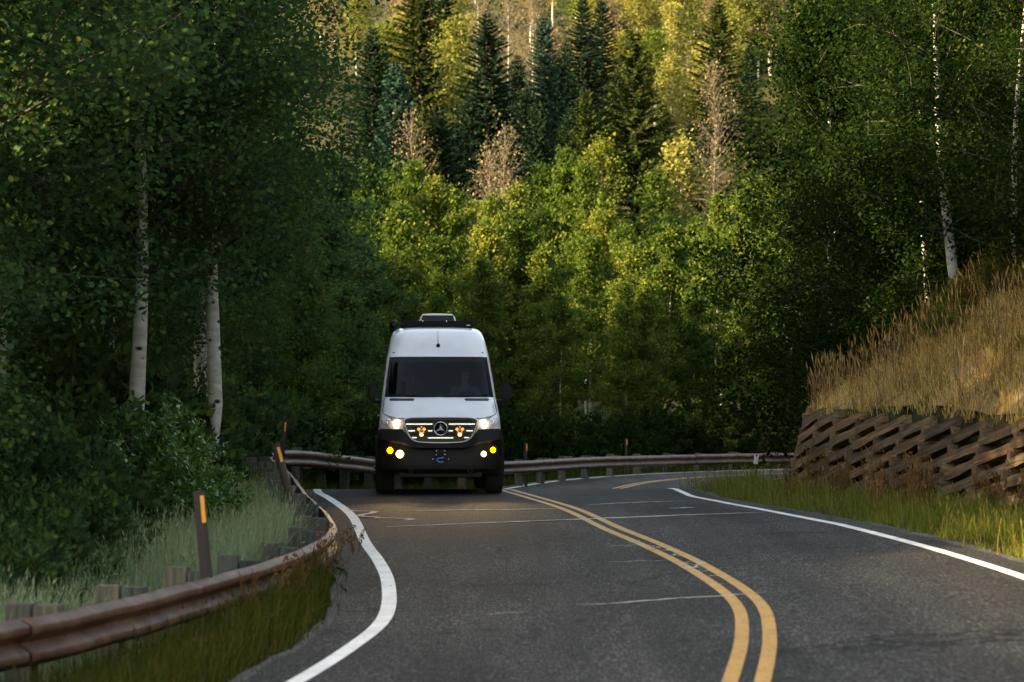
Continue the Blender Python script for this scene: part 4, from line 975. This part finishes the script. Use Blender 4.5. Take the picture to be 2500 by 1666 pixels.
# ------------------------------------------------------------------ trees
def build_trees():
    near = [aspen(11, 11, .13, 2.1, 64, 42000, .070, 6, .125, spread=.24), aspen(12, 10.5, .20, 2.0, 60, 38000, .070, 6, .12, (.02, .0), spread=.24), aspen(13, 9.5, .06, 2.3, 64, 42000, .074, 6, .09, spread=.24)]
    high = [aspen(14, 11, .30, 2.3, 60, 42000, .070, 6, .135), aspen(15, 11, .31, 2.4, 60, 42000, .070, 6, .13, (.01, 0))]
    mid = [aspen(21, 13, .18, 2.3, 46, 15000, .18, 4, .11, spread=.24), aspen(22, 12, .12, 2.0, 42, 13000, .18, 4, .10, spread=.24), aspen(23, 14, .26, 2.1, 42, 13000, .19, 4, .11, spread=.26)]
    thin = [aspen(31, 12, .30, 1.6, 50, 5200, .19, 4, .12, spread=.32), aspen(32, 11, .35, 1.5, 46, 3800, .19, 4, .11, spread=.32)]
    bare = [aspen(41, 8, .10, 1.9, 110, 1500, .085, 4, .10, spread=.22)]
    rng = random.Random(77)
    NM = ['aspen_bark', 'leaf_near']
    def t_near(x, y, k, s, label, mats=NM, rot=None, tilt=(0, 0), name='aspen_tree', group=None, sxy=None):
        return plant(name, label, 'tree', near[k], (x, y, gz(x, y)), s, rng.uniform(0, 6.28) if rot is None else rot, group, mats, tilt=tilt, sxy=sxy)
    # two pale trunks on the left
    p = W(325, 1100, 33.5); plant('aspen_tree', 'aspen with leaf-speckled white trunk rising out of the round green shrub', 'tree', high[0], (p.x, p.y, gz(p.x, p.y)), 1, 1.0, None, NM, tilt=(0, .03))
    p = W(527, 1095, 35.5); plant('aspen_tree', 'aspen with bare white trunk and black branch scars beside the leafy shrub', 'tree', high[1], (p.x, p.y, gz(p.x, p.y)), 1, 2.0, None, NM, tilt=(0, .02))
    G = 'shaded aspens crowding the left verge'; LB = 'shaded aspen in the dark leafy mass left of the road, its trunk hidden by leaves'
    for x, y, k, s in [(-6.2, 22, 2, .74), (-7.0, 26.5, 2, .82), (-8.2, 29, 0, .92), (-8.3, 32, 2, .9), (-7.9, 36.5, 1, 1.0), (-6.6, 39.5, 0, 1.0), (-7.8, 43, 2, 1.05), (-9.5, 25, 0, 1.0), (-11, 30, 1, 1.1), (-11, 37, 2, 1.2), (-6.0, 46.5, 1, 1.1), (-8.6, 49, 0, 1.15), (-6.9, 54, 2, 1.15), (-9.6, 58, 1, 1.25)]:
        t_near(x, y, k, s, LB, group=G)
    for x, y, k, rz in [(-6.3, 28.5, 0, 2.2), (-7.1, 33.4, 1, .5), (-5.7, 44.5, 1, 4.0), (-5.9, 24.3, 1, 1.1)]:
        plant('aspen_tree', 'shaded aspen with a high crown spreading over the left verge', 'tree', high[k], (x, y, gz(x, y)), 1.0, rz, 'high-crowned aspens over the left verge', NM, sxy=1.1)
    # right: trees on and behind the grass bank
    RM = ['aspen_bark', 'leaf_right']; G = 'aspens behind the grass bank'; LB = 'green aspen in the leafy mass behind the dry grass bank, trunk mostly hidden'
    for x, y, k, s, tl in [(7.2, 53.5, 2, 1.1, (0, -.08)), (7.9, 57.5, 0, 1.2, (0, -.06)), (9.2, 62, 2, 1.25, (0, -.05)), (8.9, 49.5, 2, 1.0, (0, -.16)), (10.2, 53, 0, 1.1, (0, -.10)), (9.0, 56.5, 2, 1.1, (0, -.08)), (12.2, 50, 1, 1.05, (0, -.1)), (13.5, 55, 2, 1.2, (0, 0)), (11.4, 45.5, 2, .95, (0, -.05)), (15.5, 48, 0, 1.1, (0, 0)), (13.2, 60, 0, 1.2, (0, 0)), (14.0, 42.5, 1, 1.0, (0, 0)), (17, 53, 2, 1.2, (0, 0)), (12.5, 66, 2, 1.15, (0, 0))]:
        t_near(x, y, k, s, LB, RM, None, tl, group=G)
    p = W(2345, 660, 43.5); t_near(p.x, p.y, 1, .92, 'aspen with slender white trunk leaning left at the top of the grass bank', RM, .3, (0, -.11))
    p = W(2290, 640, 47); t_near(p.x, p.y, 0, .95, 'aspen with thin forked trunk leaning behind the bank crest', RM, 1.2, (0, -.22))
    p = W(2090, 770, 48.5); t_near(p.x, p.y, 2, .8, 'aspen with pale trunk bending left low over the bank', RM, 2.2, (0, -.30))
    p = W(2470, 560, 38); t_near(p.x, p.y, 2, .7, 'aspen overhanging the right end of the grass bank', RM, 2.0, (0, -.06))
    # wood beyond the far rail
    G = 'aspens in the wood beyond the far rail'
    tops = [(870,360),(905,330),(960,350),(1005,335),(1055,370),(1105,410),(1160,440),(1215,420),(1270,405),(1330,345),(1385,300),(1430,350),(1480,440),(1530,500),(1590,510),(1640,480),(1700,480),(1760,430),(1830,380),(1900,360),(1980,350),(2080,330)]
    LBb = 'tall aspen in the wood beyond the far rail with a sunlit crown top'; LBf = 'shorter aspen at the shaded front of the wood beyond the far rail'
    for i, (px, py) in enumerate(tops):
        y = rng.uniform(104, 126); x = (px-1250)/FPX*y; z = gz(x, y); t = W(px, py, y).z; k = i % 3; H = (13, 12, 14)[k]; s = (t-z)/(H+1.7)
        plant('aspen_tree', LBb, 'tree', mid[k], (x, y, z), s, rng.uniform(0, 6.28), G, ['aspen_bark', 'leaf_mid'], sxy=s*.80)
    for row, (ya, yb, tp, n) in enumerate([(92, 101, (500, 620), 13), (83, 90, (600, 760), 12)]):
        for i in range(n):
            px = 800+1300*(i+rng.uniform(.15, .85))/n; y = rng.uniform(ya, yb)+max(0, (px-1650)/80); x = (px-1250)/FPX*y; z = gz(x, y); t = W(px, rng.uniform(*tp), y).z; k = rng.randrange(3); s = (t-z)/((13, 12, 14)[k]+.4)
            plant('aspen_tree', LBf if row == 0 else 'low aspen standing just behind the bushes along the far rail', 'tree', mid[k], (x, y, z), s, rng.uniform(0, 6.28), ('shorter aspens at the front of the far wood', 'low aspens along the far rail')[row], ['aspen_bark', 'leaf_mid'], sxy=s*.95)
    # left part of the same wood, between the verge trees and the van
    for i, (px, y, py) in enumerate([(610, 62, 480), (680, 68, 430), (740, 60, 640), (790, 72, 500), (850, 66, 700), (560, 74, 420), (700, 82, 350), (800, 88, 380), (640, 56, 760), (890, 78, 600)]):
        x = (px-1250)/FPX*y; z = gz(x, y); t = W(px, py, y).z; k = i % 3; s = (t-z)/((13, 12, 14)[k]+.4)
        plant('aspen_tree', 'dim aspen between the left verge trees and the van, behind the rail', 'tree', mid[k], (x, y, z), s, rng.uniform(0, 6.28), 'dim aspens behind the left rail', ['aspen_bark', rng.choice(['leaf_mid', 'leaf_near'])], sxy=s*1.1)
    # leafless tan trees in the clearing
    for px, py, pb, y, lab in [(1228, 335, 520, 128, 'bare tan tree with fan of twigs in the clearing before the dark spruces'), (1745, 170, 430, 165, 'bare tan tree with upright twigs below the broad spruce'), (1010, 300, 480, 132, 'bare tan tree behind the left aspens of the far wood'), (1190, 380, 560, 124, 'low tan leafless tree beside the fan-twigged one')]:
        x = (px-1250)/FPX*y; z = gz(x, y); t = W(px, py, y).z; s = (t-z)/8.0
        plant('bare_tree', lab, 'tree', bare[0], (x, y, z), s, rng.uniform(0, 6.28), None, ['tan_twig', 'leaf_tan', 'tan_twig'], sxy=min(s, 1.3))
    # conifers on the hill
    sp = [spruce(51, 16, 4.6, 'needle_dark', 1.3, sharp=.85), spruce(52, 16, 5.2, 'needle_dark', 1.3, sharp=.8), spruce(53, 15, 2.7, 'needle_blue', 1.4, sharp=.6)]
    C = [  # px, top, Y, kind, material, width factor, label
        (1550, 66, 160, 0, 'needle_olive', 1.0, 'tall lit green spruce standing alone above the sunlit aspens'),
        (1190, 28, 186, 1, 'needle_dark', 1.05, 'broad very dark spruce beside the pale bare trunks'),
        (1328, 36, 196, 2, 'needle_blue', 1.0, 'narrow blue-black spruce with smooth sides and pointed top'),
        (1424, -22, 214, 0, 'needle_dark', .9, 'dark spruce, one of a close pair of equal height'),
        (1470, -18, 218, 0, 'needle_dark', .9, 'dark spruce, one of a close pair of equal height'),
        (1756, -6, 205, 1, 'needle_olive', 1.0, 'broad olive spruce with layered drooping branches below the yellow aspens'),
        (1832, 96, 210, 0, 'needle_dark', .8, 'small dark spruce right of the broad layered one'),
        (965, 150, 150, 2, 'needle_blue', .8, 'small pale blue spruce at the edge of the left verge trees'),
        (1020, -60, 205, 1, 'needle_olive', 1.15, 'large olive spruce reaching out of the top of the picture'),
        (1085, -40, 214, 0, 'needle_dark', 1.0, 'dark spruce between the large olive one and the broad dark one'),
        (1318, 246, 150, 2, 'needle_dark', .85, 'short narrow spruce before the blue-black one'),
        (1030, 255, 146, 2, 'needle_olive', .9, 'short olive spruce, left of a short pair above the wood'),
        (1072, 262, 147, 2, 'needle_dark', .9, 'short dark spruce, right of a short pair above the wood'),
        (1265, 130, 200, 0, 'needle_dark', .9, 'dark spruce half hidden behind the blue-black one'),
        (1430, 215, 165, 2, 'needle_olive', .9, 'slim olive spruce tip before the close pair'),
        (1620, 250, 178, 0, 'needle_olive', .9, 'olive spruce right of the tall lit one, lower and duller'),
        (1680, 290, 176, 0, 'needle_dark', .8, 'low dark spruce before the broad layered one'),
        (1385, 90, 224, 0, 'needle_dark', .8, 'dark spruce behind the close pair'),
        (910, 60, 190, 0, 'needle_dark', 1.0, 'dark spruce partly hidden by the left verge trees'),
        (1130, 150, 196, 0, 'needle_dark', 1.0, 'dark spruce filling the gap behind the broad dark one'),
        (1950, 60, 230, 0, 'needle_dark', .9, 'dark spruce mostly hidden by the right-hand trees'),
        (1880, 30, 300, 0, 'needle_dark', .8, 'small far spruce among the yellow aspens'),
        (1935, -30, 320, 0, 'needle_dark', .8, 'highest far spruce among the yellow aspens')]
    C += [(px, py, y, k, 'needle_dark', .95, 'dark spruce in the dense black-green stand behind the clearing') for px, py, y, k in [(940, 110, 210, 0), (985, 190, 176, 1), (1060, 90, 204, 1), (1150, 230, 170, 0), (1225, 190, 190, 1), (1290, 210, 178, 0), (1360, 130, 205, 1), (1395, 260, 172, 0), (1500, 180, 200, 0), (1110, 290, 160, 0), (1245, 300, 156, 0)]]
    for px, py, y, k, mt, wf, lab in C:
        x = (px-1250)/FPX*y; z = gz(x, y); t = W(px, py, y).z; s = (t-z)/(16, 16, 15)[k]
        plant('spruce_tree', lab, 'tree', sp[k], (x, y, z), s, rng.uniform(0, 6.28), 'close pair of dark spruces' if 'close pair of equal' in lab else ('dense dark spruce stand' if 'black-green' in lab else None), ['brown_bark', mt], sxy=wf*max(.75, min(s, 1.25)))
    # pale aspens among the conifers
    for px, py, y, mt, lab in [(1110, 45, 192, 'leaf_yellow', 'yellow-green aspen with pale stem left of the broad dark spruce'), (1165, -60, 230, 'leaf_tan', 'tall pale aspen trunk with few tan leaves above the broad dark spruce'), (1240, -60, 228, 'leaf_tan', 'straight white aspen trunk between the broad and the blue-black spruce'), (1300, -50, 236, 'leaf_tan', 'leafless pinkish aspen behind the blue-black spruce'),
                               (1385, 290, 186, 'leaf_mid', 'green aspen at the foot of the close pair of spruces'), (1470, 340, 158, 'leaf_mid', 'loose green aspen left of the tall lit spruce'), (1640, 130, 200, 'leaf_yellow', 'yellow aspen between the tall lit and the broad layered spruce'), (1600, 420, 150, 'leaf_mid', 'dull green aspen at the foot of the tall lit spruce'), (1660, 340, 152, 'leaf_yellow', 'pale aspen below the broad layered spruce')]:
        x = (px-1250)/FPX*y; z = gz(x, y); t = W(px, py, y).z; k = rng.randrange(2); s = (t-z)/((12, 11)[k]+.3)
        if mt == 'leaf_tan': plant('aspen_tree', lab, 'tree', bare[0], (x, y, z), (t-z)/8.0, rng.uniform(0, 6.28), None, ['aspen_bark', mt, 'tan_twig'], sxy=1.2)
        else: plant('aspen_tree', lab, 'tree', thin[k], (x, y, z), s, rng.uniform(0, 6.28), None, ['aspen_bark', mt], sxy=min(s*1.1, 1.4))
    # sunlit yellow aspens up the hill
    LBy = 'slender yellow-gold aspen in the sunlit stand at the top of the hill'; G = 'yellow aspens in the sunlit hilltop stand'
    for i in range(120):
        y = rng.uniform(235, 400); px = rng.uniform(350, 2250) if i < 65 else rng.uniform(1340, 2020); x = (px-1250)/FPX*y; z = gz(x, y)
        plant('aspen_tree', LBy, 'tree', thin[rng.randrange(2)], (x, y, z), rng.uniform(.75, 1.15), rng.uniform(0, 6.28), G, ['aspen_bark', rng.choice(['leaf_yellow', 'leaf_yellow', 'leaf_yellow', 'leaf_tan', 'leaf_mid'])], sxy=rng.uniform(1.1, 1.5))
    # thick cover on the lower hill
    LBd = 'dull green aspen filling the slope between the spruces'; G = 'dull aspens between the hillside spruces'
    for i in range(26):
        y = rng.uniform(130, 215); px = rng.uniform(820, 2300); x = (px-1250)/FPX*y; z = gz(x, y); k = rng.randrange(3)
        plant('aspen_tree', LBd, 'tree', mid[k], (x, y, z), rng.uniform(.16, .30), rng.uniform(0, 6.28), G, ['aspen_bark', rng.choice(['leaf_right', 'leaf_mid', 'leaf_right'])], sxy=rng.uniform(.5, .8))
    # shrubs
    sh = [shrub(61, 1.15, 1.55, 170, 13000, .060), shrub(62, 1.3, 1.5, 130, 9000, .085, 6)]
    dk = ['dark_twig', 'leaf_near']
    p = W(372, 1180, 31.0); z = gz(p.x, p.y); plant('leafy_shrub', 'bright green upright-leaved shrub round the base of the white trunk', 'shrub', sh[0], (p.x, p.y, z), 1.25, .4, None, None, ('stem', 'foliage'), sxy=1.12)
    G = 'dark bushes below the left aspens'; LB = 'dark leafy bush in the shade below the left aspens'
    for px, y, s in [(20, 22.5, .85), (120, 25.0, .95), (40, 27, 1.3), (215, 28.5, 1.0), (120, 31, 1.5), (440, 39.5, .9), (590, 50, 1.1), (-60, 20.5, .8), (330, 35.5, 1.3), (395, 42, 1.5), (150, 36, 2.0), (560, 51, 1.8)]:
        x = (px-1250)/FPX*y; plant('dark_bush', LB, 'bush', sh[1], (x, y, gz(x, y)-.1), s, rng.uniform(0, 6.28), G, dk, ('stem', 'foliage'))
    G = 'bushes along the far rail'; LB = 'low bush at the foot of the wood behind the far rail'
    for i in range(30):
        px = 640+1350*(i+rng.random())/30; y = rng.uniform(0, 5)+np.interp(px, [600, 900, 1240, 1600, 2000], [52, 62, 70, 82, 88]); x = (px-1250)/FPX*y
        plant('low_bush', LB, 'bush', sh[1], (x, y, gz(x, y)-.15), rng.uniform(.9, 1.7), rng.uniform(0, 6.28), G, ['dark_twig', rng.choice(['leaf_right', 'leaf_olive', 'leaf_right'])], ('stem', 'foliage'))
    G = 'bushes under the trees behind the bank'; LB = 'dark bush under the trees behind the grass bank'
    for x, y, s in [(8.6, 49.3, 1.1), (9.4, 47.8, 1.4), (11, 47, 1.5), (9.4, 52, 1.5), (12.5, 45, 1.4), (10.8, 44, 1.0), (9.4, 54.5, 1.5), (13, 41, 1.2)]:
        plant('dark_bush', LB, 'bush', sh[1], (x, y, gz(x, y)-.1), s, rng.uniform(0, 6.28), G, ['dark_twig', 'leaf_near'], ('stem', 'foliage'))
    G = 'low shrubs on the grass bank'; LB = 'low olive green shrub among the dry grass high on the bank'
    for x, y, s in [(8.0, 38.5, .62), (8.9, 40.5, .7), (7.6, 40.0, .55), (7.9, 35.6, .5), (8.3, 33.2, .5), (7.0, 38.6, .45), (9.6, 38, .6), (8.6, 36.2, .45), (7.4, 42.2, .5), (10.2, 41, .7), (9.0, 34.5, .5), (8.2, 43.2, .55), (6.9, 41.5, .35)]:
        plant('bank_shrub', LB, 'shrub', sh[0], (x, y, gz(x, y)-.1), s, rng.uniform(0, 6.28), G, ['dark_twig', 'leaf_olive'], ('stem', 'foliage'))
    # hillside undergrowth: one uncountable mass
    r2 = np.random.default_rng(9); n = 26000; x = r2.uniform(-1, 1, n); y = 84+r2.random(n)**.8*330; x = (x*1150)/FPX*y+ .02*y; z = ground(x, y)
    P = np.stack([x, y, z+r2.random(n)**2*1.6], 1); V, F = leaves(P, r2.uniform(.3, .7, n), r2, 4, .7, .3)
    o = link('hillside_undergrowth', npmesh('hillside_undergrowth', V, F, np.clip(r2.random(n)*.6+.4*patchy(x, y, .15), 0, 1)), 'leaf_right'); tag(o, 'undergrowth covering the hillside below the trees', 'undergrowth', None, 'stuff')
build_trees()

# ------------------------------------------------------------------ grass
def build_grass():
    rng = np.random.default_rng(5)
    def side(x, y):
        i, s = lat(x, y); return i, -s-WLs[i]-.42, s-WRs[i]-.36
    def rail_d(x, y):
        out = np.full(len(x), 1e9); sg = np.zeros(len(x))
        for a in range(0, len(x), 20000):
            dx = x[a:a+20000, None]-RP[None, ::4, 0]; dy = y[a:a+20000, None]-RP[None, ::4, 1]; d2 = dx*dx+dy*dy; i = d2.argmin(1); k = np.arange(len(i))
            s = dx[k, i]*RN[::4][i, 0]+dy[k, i]*RN[::4][i, 1]; out[a:a+20000] = np.sign(s)*np.sqrt(d2[k, i])
        return out
    # between road and rail
    def t1(x, y):
        i, l, r = side(x, y); d = rail_d(x, y); return (l > -.02) & (d > -.25) & inframe(x, y, 100) & (rng.random(len(x)) < .25+sstep(0, .35, l))
    P = scatter(15000, -5, -1.2, 11, 47, t1, rng); i, l, r = side(P[:, 0], P[:, 1])
    h = (.10+.24*sstep(0, .5, l))*rng.uniform(.5, 1.35, len(P)); blades('verge_grass', 'grass_verge', P, h, .008, rng, .3, 'green brown grass between the white edge line and the guard rail')
    # blue-green tall grass behind the rail
    def t2(x, y):
        d = rail_d(x, y); return (d < -.45) & (d > -3.6) & inframe(x, y, 350) & (rng.random(len(x)) < .35+.65*patchy(x, y, .9))
    P = scatter(48000, -10, -2, 13, 37, t2, rng); pt = patchy(P[:, 0], P[:, 1], .7, 3.1)
    h = (.42+.42*pt)*rng.uniform(.5, 1.25, len(P)); blades('tall_grass', 'grass_blue', P, h, .008, rng, .24, 'tall blue-green grass on the slope behind the guard rail', (.05, 0), np.clip(rng.random(len(P))*.8+.2*pt, 0, 1), .30, .07, .006)
    def t2b(x, y):
        d = rail_d(x, y); return (d < -.4) & (d > -4) & inframe(x, y, 60)
    P = scatter(9000, -8, -3, 34, 50, t2b, rng); h = rng.uniform(.3, .85, len(P)); blades('tall_grass', 'grass_lime', P, h, .009, rng, .25, 'tall green grass behind the left bend of the rail', (.05, 0), None, .2, .08, .008)
    # far side of the road
    def t3(x, y):
        i, l, r = side(x, y); d = rail_d(x, y); return (l > 0) & (l < 3.2) & inframe(x, y, 10)
    P = scatter(17000, -7, 14, 45, 80, t3, rng); h = rng.uniform(.12, .42, len(P)); blades('far_verge_grass', 'grass_verge', P, h, .020, rng, .3, 'green grass below the far guard rail', (.0, 0), np.clip(rng.random(len(P))*.9, 0, 1))
    # right verge up to the wall
    def t4(x, y):
        i, l, r = side(x, y); d, _ = walld(x, y); return (r > -.03) & (d < .1) & inframe(x, y, 650) & (y < 60) & (rng.random(len(x)) < .35+sstep(0, .5, r))
    P = scatter(46000, 2, 12, 13, 58, t4, rng); P2, ci, m = tussock(P, rng, .09, 30); k2 = rng.random(len(P)) < .6; i, l, r = side(P2[:, 0], P2[:, 1]); k2 &= r > -.02; P = np.where(k2[:, None], P2, P); tone = rng.random(m)[ci]; tall = rng.uniform(.5, 1.7, m)[ci]; i, l, r = side(P[:, 0], P[:, 1]); pt = patchy(P[:, 0], P[:, 1], 1.1)
    p3 = patchy(P[:, 0], P[:, 1], 3.1, 4); dwl, _ = walld(P[:, 0], P[:, 1]); h = (.05+.24*sstep(0, .9, r)*(.25+.5*pt+.6*p3**2)*(1-.45*sstep(-1.0, 0, dwl)))*rng.uniform(.4, 1.4, len(P))*tall; blades('verge_grass', 'grass_lime', P, h, .009, rng, .3, 'bright green grass between the road edge and the timber wall', (-.08, -.03), np.clip(.35*rng.random(len(P))+.25*pt+.45*tone, 0, 1), .14, .08, .007)
    P = scatter(3000, 2, 12, 19, 52, t4, rng); blades('dry_stems', 'grass_olive', P, rng.uniform(.2, .48, len(P)), .006, rng, .2, 'thin dry stems standing above the green grass below the timber wall', (-.05, 0), None, .7, .09, .007)
    P = scatter(1500, -5, -1.2, 12, 46, t1, rng); blades('dry_stems', 'grass_verge', P, rng.uniform(.2, .5, len(P)), .006, rng, .25, 'thin brown stems in the grass before the guard rail', (.05, 0), None, .6, .06, .006)
    # golden bank
    def t5(x, y):
        d, sgm = walld(x, y); return (d > .20) & (d < 7) & inframe(x, y, 700)
    P = scatter(64000, 4.5, 18, 20, 50, t5, rng); P2, ci, m = tussock(P, rng, .085, 40); k2 = rng.random(len(P)) < .78; P = np.where(k2[:, None], P2, P); tone = rng.random(m)[ci]; tall = rng.uniform(.4, 1.55, m)[ci]; dw, _ = walld(P[:, 0], P[:, 1]); pt = patchy(P[:, 0], P[:, 1], 1.0, 2); p2 = patchy(P[:, 0], P[:, 1], 2.3, 7)
    h = (.15+.27*pt+.22*patchy(P[:, 0], P[:, 1], 4.1, 1)**2)*rng.uniform(.4, 1.3, len(P))*tall*np.interp(P[:, 1], [30, 38, 43], [1, .9, .65]); gold = (tone > .12+.25*p2**2+.70*sstep(1.1, 2.6, dw)*(.35+.8*p2)); rn = np.clip(.35*rng.random(len(P))+.65*rng.random(m)[ci], 0, 1)
    blades('dry_grass', 'grass_gold', P[gold], h[gold], .0065, rng, .34, 'golden dry grass covering the bank above the timber wall', (-.06, -.02), rn[gold], .22, .09, .006)
    blades('olive_grass', 'grass_olive', P[~gold], h[~gold]*1.1, .008, rng, .34, 'olive green grass and weeds on the upper bank', (-.06, -.02), rn[~gold], .25, .09, .008)
    def t5b(x, y):
        d, sgm = walld(x, y); return (d > .2) & (d < 6) & inframe(x, y, 80) & (rng.random(len(x)) < patchy(x, y, 1.7, 5)**2)
    P = scatter(1500, 4.8, 14, 26, 48, t5b, rng); blades('rust_weed', 'grass_rust', P, rng.uniform(.45, .95, len(P)), .010, rng, .15, 'rust brown seeding weeds among the dry bank grass', (-.04, 0), None, 1.0, .20, .012)
    # weed stalks by the bend of the rail
    st = MB(); 
    r = random.Random(3)
    def weed():
        mb = MB(); hs = []
        for k in range(7):
            hh = r.uniform(.35, .75); a = r.uniform(0, 6.28); q = r.uniform(.02, .14); tip = (q*math.cos(a)*1.6, q*math.sin(a)*1.6, hh)
            mb.tube([(q*math.cos(a)*.5, q*math.sin(a)*.5, -.02), (q*math.cos(a), q*math.sin(a), hh*.5), tip], [.005, .004, .002], 4, False)
            for _ in range(26):
                t = r.uniform(.55, 1.02); c = Vector((q*math.cos(a)*(.6+t), q*math.sin(a)*(.6+t), hh*t))+Vector((r.gauss(0, .018), r.gauss(0, .018), 0)); s = r.uniform(.008, .018)
                mb.add([c+Vector((-s, 0, 0)), c+Vector((0, 0, s*1.6)), c+Vector((s, 0, 0)), c+Vector((0, s, -s))], [(0, 1, 2), (0, 3, 1), (1, 3, 2)])
        me = bpy.data.meshes.new('stalks'); me.from_pydata(mb.v, [], mb.f); me.materials.append(MATS['grass_rust']); return me
    ws = [weed(), weed(), weed()]
    def put(x, y, s, lab, grp):
        o = bpy.data.objects.new('dock_weed', ws[r.randrange(3)]); COL.objects.link(o); o.location = (x, y, gz(x, y)); o.rotation_euler = (0, 0, r.uniform(0, 6.28)); o.scale = (s, s, s); tag(o, lab, 'weed', grp)
    for k in range(9):
        s = r.uniform(20.5, 27.5); p, n = rail_at(np.interp(s, RP[:, 1][:400], _d[:400])); q = r.uniform(.14, .34); put(p[0]+n[0]*q, p[1]+n[1]*q, r.uniform(.5, .85), 'rusty seeding dock weed between the rail bend and the white line', 'dock weeds before the rail bend')
    for k in range(9):
        s = r.uniform(19, 31); p, n = rail_at(np.interp(s, RP[:, 1][:400], _d[:400])); put(p[0]-n[0]*r.uniform(.5, 1.3), p[1]-n[1]*r.uniform(.5, 1.3), r.uniform(.6, 1.0), 'rusty dock weed in the tall grass behind the guard rail', 'dock weeds behind the rail')
    for k in range(22):
        y = r.uniform(26, 37.5); i = int(np.argmin(abs(CL[:, 1]-y))); q = CL[i]+CN[i]*(WRs[i]+r.uniform(1.0, 2.6)); put(q[0], q[1], r.uniform(.7, 1.25), 'rusty dock weed in the green grass below the timber wall', 'dock weeds below the timber wall')
build_grass()
